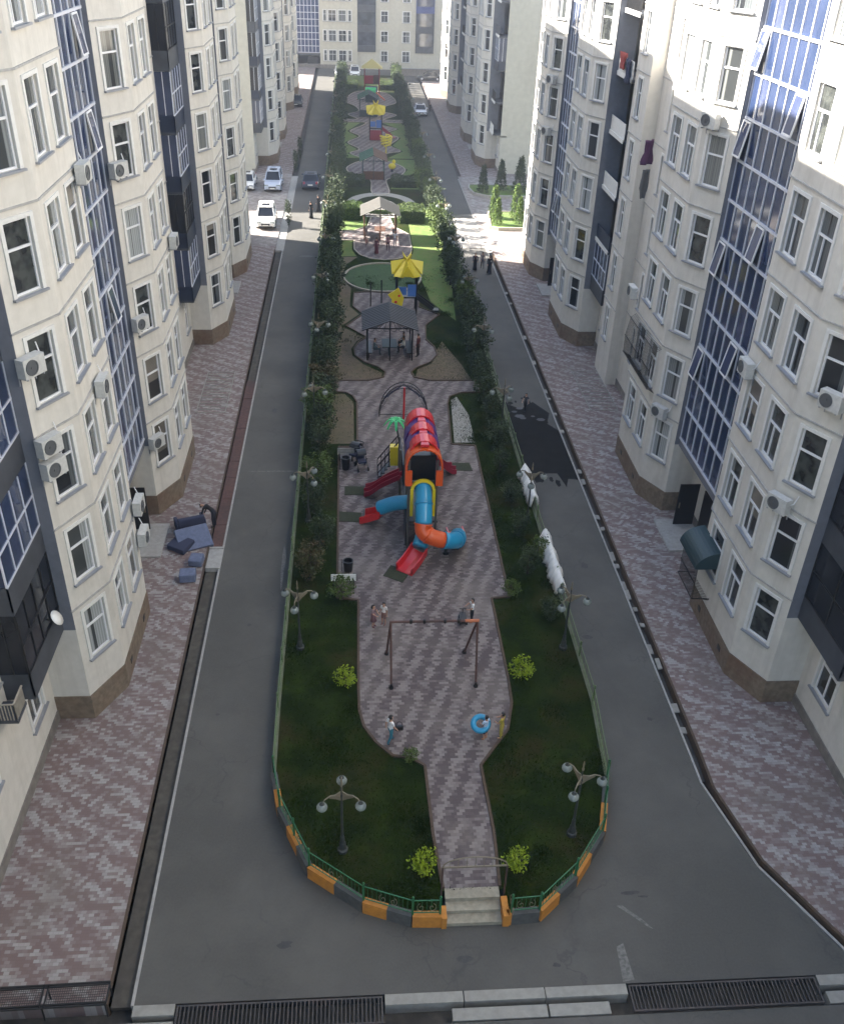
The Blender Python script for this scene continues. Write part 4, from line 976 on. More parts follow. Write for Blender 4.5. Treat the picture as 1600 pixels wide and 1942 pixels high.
fence('iron_fence', 'green iron fence with gold scrolls round the right front of the garden', [(4.62, 17.06)] + NOSER, 1.5, green_p, .8, True)
fence('iron_fence', 'weathered low iron fence along the left side of the garden', [(-2.92, 22.8), (-2.98, 26), (-2.98, 186)], 2.6, pale_rail, .72, step=.28)
fence('iron_fence', 'weathered low iron fence along the right side of the garden', [(8.8, 22.2), (9.12, 26), (9.15, 186)], 2.6, pale_rail, .72, step=.28)
# entrance arch
t = thing('entrance_arch', 'thin rusty metal arch over the entrance steps', 'arch', (3.52, 17.75, IZ))
for x in (-.98, .98):
    b = MB(); b.tube([(x, 0, -.3), (x, 0, 1.35)], .03, 8); b.build('post', rust, t)
b = MB(); b.beam((-.98, 0, 1.35), (.98, 0, 1.35), .045); b.tube([(-.98, 0, 1.35)] + [(-.98 * math.cos(math.pi * k / 10), 0, 1.38 + .42 * math.sin(math.pi * k / 10)) for k in range(11)], .022, 6)
for k in range(-3, 4): b.beam((k * .26, 0, 1.35), (k * .26, 0, 1.38 + .42 * math.sqrt(max(0, 1 - (k * .26 / .98) ** 2))), .014)
b.build('arch_bar', gold_p, t)

# ------------------------------------------------------------------ street lamps
def make_lamp():
    root = thing('street_lamp', 'x', 'street lamp'); ph = 2.55
    b = MB(); b.lathe((0, 0, 0), [(.17, 0), (.17, .12), (.12, .16), (.10, .42), (.075, .46), (.07, .7), (.045, .74), (.035, ph), (.05, ph + .03), (.05, ph + .12), (.02, ph + .16), (.02, ph + .55)], 12); b.build('pole', greywood, root)
    b = MB(); b.lathe((0, 0, ph + .5), [(.03, 0), (.045, .08), (.02, .16), (.03, .28), (.008, .42)], 8); b.build('finial', gold_p, root)
    for k in range(3):
        a = math.pi / 2 + k * 2 * math.pi / 3 ; c, s_ = math.cos(a), math.sin(a); A = MB()
        pts = [(c * r_, s_ * r_, z) for r_, z in ((.03, ph + .05), (.2, ph + .22), (.4, ph + .30), (.58, ph + .26), (.68, ph + .12))]
        A.tube(pts, [.03, .03, .025, .02, .02], 6)
        # flat scroll leaf under the arm
        nx, ny = -s_ * .012, c * .012
        prof = [(.03, ph + .30), (.2, ph + .26), (.42, ph + .28), (.42, ph + .22), (.2, ph + .05), (.03, ph - .12)]
        A.add([(c * r_ + nx, s_ * r_ + ny, z) for r_, z in prof] + [(c * r_ - nx, s_ * r_ - ny, z) for r_, z in prof], [tuple(range(6)), tuple(range(6, 12))[::-1]] + [(i, (i + 1) % 6, 6 + (i + 1) % 6, 6 + i) for i in range(6)])
        arm = A.build('arm', gold_p, root)
        G = MB(); G.lathe((c * .68, s_ * .68, ph - .16), [(.05, 0), (.14, .05), (.175, .13), (.165, .2), (.11, .27), (.07, .29)], 14); G.build('globe', globe, arm, smooth=True)
        K = MB(); K.lathe((c * .68, s_ * .68, ph + .12), [(.085, 0), (.06, .05), (.03, .09)], 10); K.build('cap', greywood, arm)
    return root
lamp0 = make_lamp(); lu = False
lr_ = [(-.5, 19.5, 0, 'grey three-armed street lamp with glass globes on the left front lawn'), (7.05, 19.85, .5, 'grey three-armed street lamp with glass globes on the right front lawn')]
for i, y in enumerate((29.4, 38.9, 48.5, 58.3, 68, 78, 88.5, 99, 110, 122, 135, 148, 162)):
    lr_.append((-2.3, y, .9 + i * .7, f'three-armed street lamp in the left hedge row, {ordn(i + 2)} counted from the entrance')); lr_.append((8.55, y - .3, .35 + i * .5, f'three-armed street lamp in the right hedge row, {ordn(i + 2)} counted from the entrance'))
for x, y, rz, lb in lr_:
    o = lamp0 if not lu else copy_tree(lamp0); lu = True; o.location = (x, y, IZ); o.rotation_euler = (0, 0, rz); o['label'] = lb; o['group'] = 'street lamps in the garden'

# ------------------------------------------------------------------ big slide tower
def V3(*a): return Vector(a)
def spline(P, n=6):
    P = [Vector(p) for p in P]; out = []
    for i in range(len(P) - 1):
        p0, p1, p2, p3 = P[max(i - 1, 0)], P[i], P[i + 1], P[min(i + 2, len(P) - 1)]
        for k in range(n):
            t = k / n; out.append(.5 * ((2 * p1) + (-p0 + p2) * t + (2 * p0 - 5 * p1 + 4 * p2 - p3) * t * t + (-p0 + 3 * p1 - 3 * p2 + p3) * t ** 3))
    out.append(P[-1]); return out
T = thing('play_tower', 'big slide tower with blue and orange tube slides and a red and purple tunnel roof', 'play tower', (3.15, 38.0, IZ))
def pl(x, y, z): return (x - 3.15, y - 38.0, z - IZ)
greypost = mat('tower_post', (.13, .125, .11), .45, metal=.3); black_p = mat('black_plastic', (.012, .012, .014), .4)
for x, y, h in ((2.45, 36.6, 5.2), (3.75, 36.6, 5.2), (2.45, 38.2, 5.2), (3.75, 38.2, 5.2), (2.45, 40.0, 5.1), (3.75, 40.0, 5.1), (2.3, 42.6, 3.2), (3.9, 42.6, 3.2), (2.3, 41.2, 3.2), (3.9, 41.2, 3.2)):
    b = MB(); b.tube([pl(x, y, IZ), pl(x, y, h)], .055, 8); b.build('post', greypost, T)
for z, y0, y1, x0, x1 in ((3.75, 36.6, 40, 2.45, 3.75), (1.9, 36.6, 43.4, 2.35, 3.85)):
    b = MB(); b.box(*[v for v in (x0 - 3.15, x1 - 3.15)], y0 - 38, y1 - 38, z - .08 - IZ, z - IZ); b.build('deck', black_p, T)
# arched tunnel roof in red and purple bands
def arch_band(y0, y1, w, z0, h, m, name='roof_band', lip=0):
    b = MB(); n = 12; t_ = .07
    def ring(y, e): return [pl(3.12 + (w / 2 + e) * (-math.cos(math.pi * k / n)) , y, z0 + (h + e) * math.sin(math.pi * k / n) ** .8) for k in range(n + 1)]
    a, c, d, e_ = ring(y0, 0), ring(y1, 0), ring(y0, -t_), ring(y1, -t_)
    for k in range(n):
        b.quad(a[k], c[k], c[k + 1], a[k + 1]); b.quad(d[k + 1], e_[k + 1], e_[k], d[k]); b.quad(a[k + 1], d[k + 1], d[k], a[k]); b.quad(c[k], e_[k], e_[k + 1], c[k + 1])
    b.quad(a[0], d[0], e_[0], c[0]); b.quad(a[n], c[n], e_[n], d[n]); 
    if lip:
        for sx in (-1, 1): b.box(3.12 + sx * (w / 2 - .16) - 3.15 - .16, 3.12 + sx * (w / 2 - .16) - 3.15 + .16, y0 - 38 - .03, y0 - 38 + .12, z0 - IZ - .75, z0 - IZ)
    b.build(name, m, T, smooth=False)
arch_band(36.35, 37.15, 1.72, 4.75, 1.15, orange, lip=1); arch_band(36.75, 37.5, 1.45, 5.0, 1.12, red)
arch_band(37.2, 38.2, 1.62, 4.85, 1.15, purple); arch_band(37.9, 38.6, 1.35, 5.0, 1.15, red); arch_band(38.5, 39.4, 1.6, 4.85, 1.15, purple); arch_band(39.2, 40.0, 1.5, 4.95, 1.2, red)
for k, y in enumerate((36.45, 37.6, 38.8)):   # crest blocks on the roof ridge
    b = MB(); b.prism([(-.22, y - 38), (.16, y - 38), (.10, y - 38 + .5), (-.16, y - 38 + .5)], 5.95 - IZ, 6.08 - IZ); b.build('ridge_crest', red, T)
# side panels
b = MB(); b.box(2.42 - 3.15, 2.46 - 3.15, 36.7 - 38, 39.9 - 38, 3.8 - IZ, 4.75 - IZ); b.build('side_panel', darkred, T)
b = MB(); b.box(3.74 - 3.15, 3.78 - 3.15, 36.7 - 38, 39.9 - 38, 3.8 - IZ, 4.75 - IZ); b.build('side_panel', darkred, T)
b = MB(); b.box(2.5 - 3.15, 3.7 - 3.15, 37.2 - 38, 37.25 - 38, 3.8 - IZ, 5.1 - IZ); b.build('shade_panel', black_p, T)  # black panel stands in for the shade inside the tower opening
b = MB(); n = 12   # yellow collar at the head of the upper tube
for k in range(n):
    a0, a1 = math.pi * k / n, math.pi * (k + 1) / n
    pa = [pl(3.1 - .56 * math.cos(a), 36.45, 3.75 + .5 * math.sin(a)) for a in (a0, a1)]; pb = [pl(3.1 - .42 * math.cos(a), 36.45, 3.75 + .36 * math.sin(a)) for a in (a0, a1)]
    b.quad(pa[0], pa[1], pb[1], pb[0]); b.quad(*[tuple(Vector(p) + Vector((0, .12, 0))) for p in (pa[1], pa[0], pb[0], pb[1])]); b.quad(pa[0], tuple(Vector(pa[0]) + Vector((0, .12, 0))), tuple(Vector(pa[1]) + Vector((0, .12, 0))), pa[1])
b.box(2.52 - 3.15, 2.66 - 3.15, 36.42 - 38, 36.5 - 38, 2.3 - IZ, 3.75 - IZ); b.box(3.54 - 3.15, 3.68 - 3.15, 36.42 - 38, 36.5 - 38, 2.3 - IZ, 3.75 - IZ); b.build('tube_collar', yellow, T)
def tubeslide(P, r, cols, name='tube_slide'):
    pts = spline([pl(*p) for p in P], 6); n = len(pts) - 1; root = None; k = len(cols)
    for i, c in enumerate(cols):
        a, e = round(n * i / k), round(n * (i + 1) / k); b = MB(); seg = pts[a:e + 1]
        b.tube(seg, r, 16, cap=True); o = b.build(name if i == 0 else 'tube_section', c, T if i == 0 else root, smooth=True); root = o if i == 0 else root
        fl = MB(); d = (seg[1] - seg[0]).normalized()
        fl.tube([seg[0] - d * .02, seg[0] + d * .05], r + .035, 16); fl.build('joint_flange', c, root)
tubeslide([(3.12, 36.7, 3.75), (3.12, 36.1, 3.35), (3.1, 35.5, 2.75), (3.1, 35.25, 2.25), (3.55, 35.15, 1.95), (4.25, 35.25, 1.7), (4.75, 35.8, 1.4), (4.85, 36.5, 1.12)], .39, [sky_b, sky_b, orange, orange, sky_b, sky_b])
tubeslide([(3.2, 36.6, 1.95), (3.15, 35.9, 1.7), (2.95, 35.35, 1.3)], .36, [sky_b])
tubeslide([(2.6, 37.9, 2.15), (1.9, 38.2, 1.9), (1.2, 38.5, 1.45)], .36, [sky_b])
def chute(P, w, m, name='slide_chute', lipz=.25):
    pts = spline([pl(*p) for p in P], 5); b = MB(); rows = []
    for i, p in enumerate(pts):
        d = (pts[min(i + 1, len(pts) - 1)] - pts[max(i - 1, 0)]); d.z = 0; d.normalize(); x = Vector((-d.y, d.x, 0)); prof = [(-w / 2 - .06, lipz), (-w / 2, lipz), (-w / 2 + .05, .05), (0, 0), (w / 2 - .05, .05), (w / 2, lipz), (w / 2 + .06, lipz), (w / 2 + .04, -.04), (-w / 2 - .04, -.04)]
        rows.append([p + x * a + Vector((0, 0, z)) for a, z in prof])
    n = 9; o = len(b.v)
    for r_ in rows: b.v += [tuple(v) for v in r_]
    for i in range(len(rows) - 1):
        for k in range(n): b.f.append((o + i * n + k, o + i * n + (k + 1) % n, o + (i + 1) * n + (k + 1) % n, o + (i + 1) * n + k)); b.m.append(0)
    b.build(name, m, T)
chute([(2.95, 35.45, .98), (2.6, 35.0, .68), (2.2, 34.45, .52)], .78, red, lipz=.36)
chute([(1.35, 38.45, 1.12), (.85, 38.7, .8), (.35, 38.9, .55)], .78, red, lipz=.36)
chute([(4.85, 36.4, .85), (4.85, 37.1, .62), (4.8, 37.7, .55)], .72, red, lipz=.3)
for oy in (0, .42):
    chute([(2.3, 40.6 + oy, 1.95), (1.5, 40.9 + oy, 1.35), (.9, 41.15 + oy, .75), (.5, 41.25 + oy, .56)], .38, darkred)
    chute([(3.9, 42.4 + oy, 1.95), (4.5, 42.9 + oy, 1.3), (5.0, 43.3 + oy, .72), (5.35, 43.5 + oy, .56)], .38, darkred)
b = MB(); b.box(1.85 - 3.15, 2.35 - 3.15, 42.9 - 38, 43.3 - 38, 1.3 - IZ, 2.4 - IZ); b.build('side_panel', yellow, T)
# dark stair with rails on the left
b = MB()
for k in range(7): b.box(1.25 + k * .15 - 3.15, 1.43 + k * .15 - 3.15, 43.0 - 38, 43.7 - 38, .55 + k * .2 - IZ, .60 + k * .2 - IZ)
b.build('stairs', black_p, T)
for yy in (43.0, 43.7):
    b = MB(); b.beam(pl(1.2, yy, 1.25), pl(2.3, yy, 2.7), .05); b.beam(pl(1.2, yy, .8), pl(2.3, yy, 2.2), .04)
    for k in range(6): b.beam(pl(1.2 + k * .2, yy, .45 + k * .24), pl(1.2 + k * .2, yy, 1.25 + k * .26), .03)
    b.build('stair_rail', black_p, T)
b = MB()
for k in range(9): b.beam(pl(2.38, 39.9 + k * .3, 1.9), pl(2.38, 39.9 + k * .3, 3.1), .03)
b.beam(pl(2.38, 39.8, 3.1), pl(2.38, 42.6, 3.1), .05); b.build('guard_rail', black_p, T)
b = MB(); b.box(2.35 - 3.15, 2.5 - 3.15, 36.7 - 38, 38 - 38, 0, 1.35); b.build('side_panel', black_p, T)
# palm ornament
b = MB(); b.tube([pl(2.3, 42.6, 2.9), pl(2.15, 42.7, 3.7), pl(2.1, 42.7, 4.0)], .05, 6); pm = b.build('palm_stem', black_p, T)
b = MB()
for k in range(8):
    a = k * .785; c, s_ = math.cos(a), math.sin(a); prev = None
    for q in range(5):
        r_ = .05 + q * .14; z = 4.05 + .16 * math.sin(q * .9) - .05 * q; w_ = .09 * (1 - abs(q - 1.5) / 4)
        cur = (Vector(pl(2.1 + c * r_, 42.7 + s_ * r_, z)), Vector((-s_, c, 0)) * w_)
        if prev: b.quad(prev[0] - prev[1], prev[0] + prev[1], cur[0] + cur[1], cur[0] - cur[1])
        prev = cur
o = b.build('palm_leaves', lime, pm); md = o.modifiers.new('thick', 'SOLIDIFY'); md.thickness = .03

for P, lb in (([(1.24, 34.3), (2.1, 33.75), (2.5, 34.55), (1.62, 35.1)], 'dark mat at the foot of the red front slide'), ([(-.82, 38.85), (.3, 38.75), (.3, 39.6), (-.82, 39.75)], 'dark mat below the left tube slide'), ([(-.55, 41.35), (.5, 41.3), (.5, 42.15), (-.55, 42.2)], 'dark mat below the crimson chutes on the left'), ([(5.35, 43.8), (6.4, 43.75), (6.3, 44.6), (5.35, 44.65)], 'dark mat below the crimson chutes on the right')):
    b = MB(); b.prism(P, IZ + .006, IZ + .03); tag(b.build('landing_mat', shade_net), lb, 'mat', 'landing mats of the slides')
# climbing dome
t = thing('climbing_frame', 'fan-shaped climbing frame with dark arched ladders on a red centre post', 'climbing frame', (2.93, 50.3, IZ))
b = MB(); b.tube([(0, -.3, 0), (0, -.3, 2.05)], .06, 8); b.build('centre_post', red, t)
for sx in (-1, 1):
    for k, (ry_, dz) in enumerate(((0, 0), (.45, 0), (.22, -.3))):
        P = [(sx * 1.45 * math.sin(math.pi / 2 * q / 10), ry_ + (-.3 - ry_) * 0, (2.05 + dz) * math.cos(math.pi / 2 * q / 10)) for q in range(11)]
        b = MB(); b.tube(P, .03, 6); o = b.build('arch_ladder', black_p if k else darkmetal, t)
    for sc_ in (.82, .64):
        b = MB(); b.tube([(sx * 1.45 * sc_ * math.sin(math.pi / 2 * q / 10) ** 1.3, .2, 2.05 - (2.05 * (1 - math.cos(math.pi / 2 * q / 10))) * (.55 if sc_ > .7 else .42) - .25 * math.sin(math.pi * q / 10)) for q in range(11)], .022, 5); b.build('web_bar', sofa_d, t)
    b = MB()
    for q in range(3, 10): b.beam((sx * 1.45 * math.sin(math.pi / 2 * q / 10), .2, 2.05 * math.cos(math.pi / 2 * q / 10)), (sx * .93 * math.sin(math.pi / 2 * q / 10), .2, 2.05 - .9 * (1 - math.cos(math.pi / 2 * q / 10)) - .2), .016)
    b.build('web_tie', sofa_d, t)
    b = MB()
    for q in range(1, 10):
        x = sx * 1.45 * math.sin(math.pi / 2 * q / 10); z = 2.05 * math.cos(math.pi / 2 * q / 10); b.beam((x, 0, z), (x, .45, z), .025)
    b.build('rungs', black_p, t)
b = MB(); b.beam((-1.45, .2, .05), (1.45, .2, .05), .03); b.build('base_bar', darkmetal, t)
# swing frame
t = thing('swing_frame', 'rusty brown swing frame without seats on the paved plaza', 'swing frame', (3.0, 27.9, IZ))
top = 2.55
for sx, fx in ((-1, -.12), (1, .02)):
    for dy, dxx in ((-.95, 0), (1.05, -.12 if sx < 0 else -.25)):
        b = MB(); b.tube([(sx * 1.66 + dxx * (dy > 0), dy, .02), (sx * 1.68, 0, top)], .045, 8); b.build('leg', rust, t)
        b = MB(); b.lathe((sx * 1.66 + dxx * (dy > 0), dy, 0), [(.10, 0), (.10, .05), (.06, .12), (.05, .2)], 8); b.build('foot', darkmetal, t)
b = MB(); b.tube([(-1.72, 0, top), (1.72, 0, top)], .05, 8); b.build('top_bar', rust, t)
b = MB(); b.tube([(1.2, 0, top), (1.74, 0, top)], .065, 8); b.build('bar_sleeve', mat('orange_primer', (.42, .13, .05), .6), t)
for x in (-.9, -.38, .42, .95):
    b = MB(); b.lathe((x, 0, top - .09), [(.05, 0), (.075, .05), (.075, .13), (.05, .18)], 8); b.build('hanger', darkmetal, t)
# spring rider
t = thing('spring_rider', 'small seesaw rocker on the paving in front of the slide tower', 'spring rider', (4.25, 36.0, IZ))
b = MB(); b.lathe((0, 0, 0), [(.16, 0), (.16, .03), (.07, .06), (.09, .12), (.07, .18), (.09, .24), (.07, .3)], 10); b.build('spring', darkmetal, t)
b = MB(); b.beam((-.6, .1, .33), (.6, -.1, .33), .09, .05); b.build('beam', greywood, t)
for sx in (-1, 1):
    b = MB(); b.box(sx * .5 - .12, sx * .5 + .12, -.12, .12, .36, .40); b.build('seat', black_p, t); b = MB(); b.tube([(sx * .3, -.12, .62), (sx * .3, .12, .62)], .018, 6); b.beam((sx * .3, 0, .34), (sx * .3, 0, .62), .025); b.build('handle', darkmetal, t)

# ------------------------------------------------------------------ gazebos
def gazebo(label, x0, x1, y0, y1, eave, ridge, rm, rm2, pm, panels=None, bench=True):
    cx_, cy_ = (x0 + x1) / 2, (y0 + y1) / 2; t = thing('gazebo', label, 'gazebo', (cx_, cy_, IZ)); hx, hy = (x1 - x0) / 2, (y1 - y0) / 2
    e, r_ = eave - IZ, ridge - IZ
    for sx in (-1, 1):
        b = MB(); X0, X1 = sx * (hx + .12), 0; th = .06
        pts = [(X0, -hy - .15, e), (X0, hy + .15, e), (X1, hy + .15, r_), (X1, -hy - .15, r_)]
        top = [(a, c, d + th) for a, c, d in pts]; b.add(pts + top, [(0, 1, 2, 3), (7, 6, 5, 4), (0, 4, 5, 1), (1, 5, 6, 2), (2, 6, 7, 3), (3, 7, 4, 0)])
        for k in range(1, 12):
            yy = -hy - .15 + (2 * hy + .3) * k / 12; b.beam((X0, yy, e + th + .01), (X1, yy, r_ + th + .01), .03, .025)
        b.build('roof_slope', rm if sx < 0 else rm2, t)
    px_, py_ = hx - .25, hy - .35
    for sx in (-1, 1):
        for sy in (-1, 1):
            b = MB(); b.tube([(sx * px_, sy * py_, 0), (sx * px_, sy * py_, e + .12)], .055, 8); b.build('post', pm, t)
    b = MB(); b.tube([(0, -py_, 0), (0, -py_, r_ - .05)], .045, 8); b.build('post', pm, t)
    b = MB()
    for sy in (-1, 1):
        b.beam((-px_, sy * py_, e), (px_, sy * py_, e), .07)
        for k in range(-4, 5): b.beam((k * px_ / 4, sy * py_, e), (k * px_ / 4 * .55, sy * py_, e + (r_ - e) * (1 - abs(k) / 4.6)), .03)
        for k in range(6):   # lattice arcs below the beam
            xx = -px_ + (k + .5) * 2 * px_ / 6; b.tube([(xx + .2 * math.cos(a), sy * py_, e - .02 - .2 * abs(math.sin(a))) for a in [math.pi * q / 6 for q in range(7)]], .014, 4)
    for sx in (-1, 1): b.beam((sx * px_, -py_, e), (sx * px_, py_, e), .07)
    b.build('beams', pm, t)
    if bench:
        for sx in (-1, 1):
            b = MB(); b.box(sx * (px_ - .1) - .2, sx * (px_ - .1) + .2, -py_ + .2, py_ - .2, .40, .45); b.box(sx * px_ - .03, sx * px_ + .03, -py_ + .2, py_ - .2, .55, .95)
            for yy in (-py_ + .4, 0, py_ - .4): b.box(sx * (px_ - .1) - .03, sx * (px_ - .1) + .03, yy - .03, yy + .03, 0, .4)
            b.build('bench', wood if pm is wood else black_p, t)
        b = MB(); b.box(-.5, .5, -.75, .75, .68, .73); b.box(-.06, .06, -.5, -.38, 0, .68); b.box(-.06, .06, .38, .5, 0, .68); b.build('table', teal if pm is not wood else wood, t)
    if panels:
        for sx, m in zip((-1, 1), panels):
            b = MB(); b.box(sx * px_ - .03, sx * px_ + .03, -py_, py_, .0, 1.0); b.build('side_panel', m, t)
        b = MB(); b.box(-px_, px_, -py_ - .03, -py_ + .03, .05, .95); b.build('side_panel', panels[0], t)
    return t
gazebo('dark slate roofed gazebo with people inside, beyond the climbing frame', .65, 4.15, 58.3, 61.6, 2.72, 3.4, roof_d, roof_d, black_p)
gazebo('brown timber gazebo with a pale sheet roof on the sunlit crossing', .8, 4.2, 85.6, 89.0, 2.75, 3.55, roof_p, roof_p, wood)
gazebo('green roofed play shelter beyond the round paving', .9, 3.8, 108.6, 112.5, 2.5, 3.2, roof_g, wood, teal, (wood, green_p), False)
gazebo('teal gazebo in the far part of the garden', .9, 3.9, 146.8, 151, 2.8, 3.6, roof_g, teal, teal, (teal, teal), False)
# ------------------------------------------------------------------ smaller play towers
def small_tower(label, x, y, scale=1, chute_m=black_p, body=bluep, with_climb=True, low=None):
    t = thing('play_tower', label, 'play tower', (x, y, IZ)); t.scale = (scale,) * 3
    for sx in (-.62, .62):
        for sy in (-.6, .6): b = MB(); b.tube([(sx, sy, 0), (sx, sy, 2.75)], .06, 8); b.build('post', black_p, t)
    b = MB(); b.box(-.62, .62, -.6, .6, 1.1, 1.2); b.build('deck', black_p, t)
    for sx in (-.3, .32):
        b = MB(); b.box(sx - .27, sx + .27, -.63, -.57, 1.25 if sx > 0 else 1.35, 2.0 if sx > 0 else 1.85); b.build('front_panel', body, t)
    b = MB(); b.box(-.65, -.6, -.55, .55, 1.25, 2.0); b.build('side_panel', body, t)
    # four-gabled star roof
    b = MB(); ap = (0, 0, 3.55); ring = []
    for k in range(16):
        a = math.pi / 4 * (k / 2); tip = k % 4 == 2; mid = k % 4 == 0
        r_, z_ = (1.22, 2.62) if tip else (1.0, 2.98) if mid else (.86, 2.5); ring.append((r_ * math.cos(a), r_ * math.sin(a), z_))
    for k in range(16): b.add([ap, ring[k], ring[(k + 1) % 16]], [(0, 1, 2)])
    for k in range(4):   # raised gablets and the small crown of points on top
        a = math.pi / 2 * k; c, s2 = math.cos(a), math.sin(a); q = lambda r_, t_, z: (c * r_ - s2 * t_, s2 * r_ + c * t_, z)
        b.add([q(1.02, 0, 3.3), q(.95, -.42, 2.6), q(.95, .42, 2.6), q(.2, 0, 3.45)], [(0, 1, 2), (0, 3, 1), (0, 2, 3)])
        a += math.pi / 4; c, s2 = math.cos(a), math.sin(a); q = lambda r_, t_, z: (c * r_ - s2 * t_, s2 * r_ + c * t_, z)
        b.add([q(.42, 0, 3.85), q(.12, -.16, 3.42), q(.12, .16, 3.42), q(.0, 0, 3.5)], [(0, 1, 2), (0, 2, 3), (0, 3, 1)])
    o = b.build('star_roof', yellow, t); md = o.modifiers.new('thick', 'SOLIDIFY'); md.thickness = .05
    if chute_m:
        b = MB(); b.obox((1.15, -.3, .72), .68, .24, .035, ((.8, 0, -.6), (0, 1, 0), (.6, 0, .8))); 
        for sy in (-.54, -.06): b.obox((1.15, sy, .80), .68, .025, .13, ((.8, 0, -.6), (0, 1, 0), (.6, 0, .8)))
        b.obox((1.85, -.3, .26), .22, .26, .04, ((1, 0, 0), (0, 1, 0), (0, 0, 1))); b.build('slide', chute_m, t)
    if with_climb:
        b = MB(); n = 7
        prof = [(-.75, .0), (-1.0, .5), (-.95, 1.0), (-1.2, 1.3), (-.8, 1.55), (-.55, 1.75), (-.35, 1.4), (-.2, 1.1), (-.3, .6), (-.45, .2)]
        b.add([(a, -.95, c + .15) for a, c in prof] + [(a, -.85, c + .15) for a, c in prof], [tuple(range(10)), tuple(range(10, 20))[::-1]] + [(i, (i + 1) % 10, 10 + (i + 1) % 10, 10 + i) for i in range(10)])
        b.build('climbing_panel', yellow, t)
        b = MB()
        for q, (a, c) in enumerate(((-.7, 1.0), (-.85, .6), (-.5, 1.4), (-.6, .4))): b.ball((a, -.97, c), .09, .04, .09, 8)
        b.build('hand_hold', red, t)
    if low:
        b = MB(); b.box(-.6, .6, -.66, -.6, 0, 1.0); b.build('front_panel', low, t)
    return t
small_tower('small play tower with a yellow star roof and blue panels behind the slate gazebo', 3.95, 67.8, 1.18)
small_tower('distant play tower with a yellow star roof, dark blue body and red base', 3.1, 131.5, 1.25, chute_m=darkred, body=bluep, with_climb=False, low=darkred)
for x, y, lb in ((1.3, 68.9, 'dark upright pole left of the yellow roofed play tower, nearer the flower bed'), (2.15, 69.6, 'dark upright pole left of the yellow roofed play tower, nearer the tower')):
    b = MB(); b.tube([(0, 0, 0), (0, 0, 1.75)], .05, 8); b.ball((0, 0, 1.78), .07, n=8); tag(b.build('play_pole', black_p, None, (x, y, IZ)), lb, 'pole', 'dark play poles')
t = thing('spiral_climber', 'yellow spiral climbing frame in front of the distant star roofed tower', 'climbing frame', (4.2, 122.5, IZ))
for k in range(3):
    b = MB(); b.tube([(.55 * math.cos(a + k * 2.1) * (1 + .02 * q), .55 * math.sin(a + k * 2.1), 1.0 + .07 * q) for q, a in enumerate([i * .45 for i in range(18)])], .10, 6); b.build('spiral_tube', yellow, t)
b = MB(); b.tube([(0, 0, 0), (0, 0, 2.4)], .07, 8); b.build('centre_post', yellow, t)
t = thing('rocker', 'yellow play rocker right of the green roofed play shelter', 'play rocker', (4.6, 113.2, IZ))
b = MB(); b.ball((0, 0, .6), .45, .35, .35, 10); b.ball((.2, 0, 1.1), .22, .2, .25, 8); b.build('body', yellow, t); b = MB(); b.lathe((0, 0, 0), [(.2, 0), (.12, .1), (.12, .3)], 8); b.build('spring', black_p, t)
# far playground: red, orange and green blocks with a yellow roof
t = thing('play_house', 'far red and orange play house with a yellow roof near the end building', 'play house', (3.3, 168, IZ))
for sx in (-1.2, 1.2):
    for sy in (-1, 1): b = MB(); b.tube([(sx, sy, 0), (sx, sy, 4.2)], .08, 6); b.build('post', darkred, t)
b = MB(); b.box(-1.2, 1.2, -1, 1, 1.6, 1.75); b.build('deck', black_p, t)
b = MB(); b.box(-1.2, .2, -1.05, -.95, 1.7, 2.9); b.build('front_panel', darkred, t); b = MB(); b.box(.25, 1.2, -1.05, -.95, 1.7, 3.0); b.build('front_panel', rust, t); b = MB(); b.box(-.8, .9, -1.1, -1.0, .1, 1.3); b.build('lower_panel', purple, t)
b = MB(); b.add([(-1.7, -1.4, 4.0), (1.7, -1.4, 4.0), (1.7, 1.4, 4.0), (-1.7, 1.4, 4.0), (0, 0, 5.3)], [(0, 1, 4), (1, 2, 4), (2, 3, 4), (3, 0, 4), (3, 2, 1, 0)]); b.build('roof', mat('faded_yellow', (.38, .33, .12), .6), t)
t = thing('play_slides', 'crimson and orange slides with a green hood in front of the far play house', 'slides', (2.9, 160, IZ))
b = MB(); b.obox((-1.4, 0, .9), .9, .4, .06, ((.8, 0, .6), (0, 1, 0), (-.6, 0, .8))); b.build('slide_chute', darkred, t); b = MB(); b.obox((1.6, 0, .9), .9, .4, .06, ((.8, 0, -.6), (0, 1, 0), (.6, 0, .8))); b.build('slide_chute', orange, t)
b = MB(); b.box(-.75, .85, -.4, .5, 0, 1.5); b.build('base', teal, t); b = MB(); b.tube([(-.8, 0, 1.6), (.9, 0, 1.6)], [.55, .55], 12); b.build('hood', lime, t)

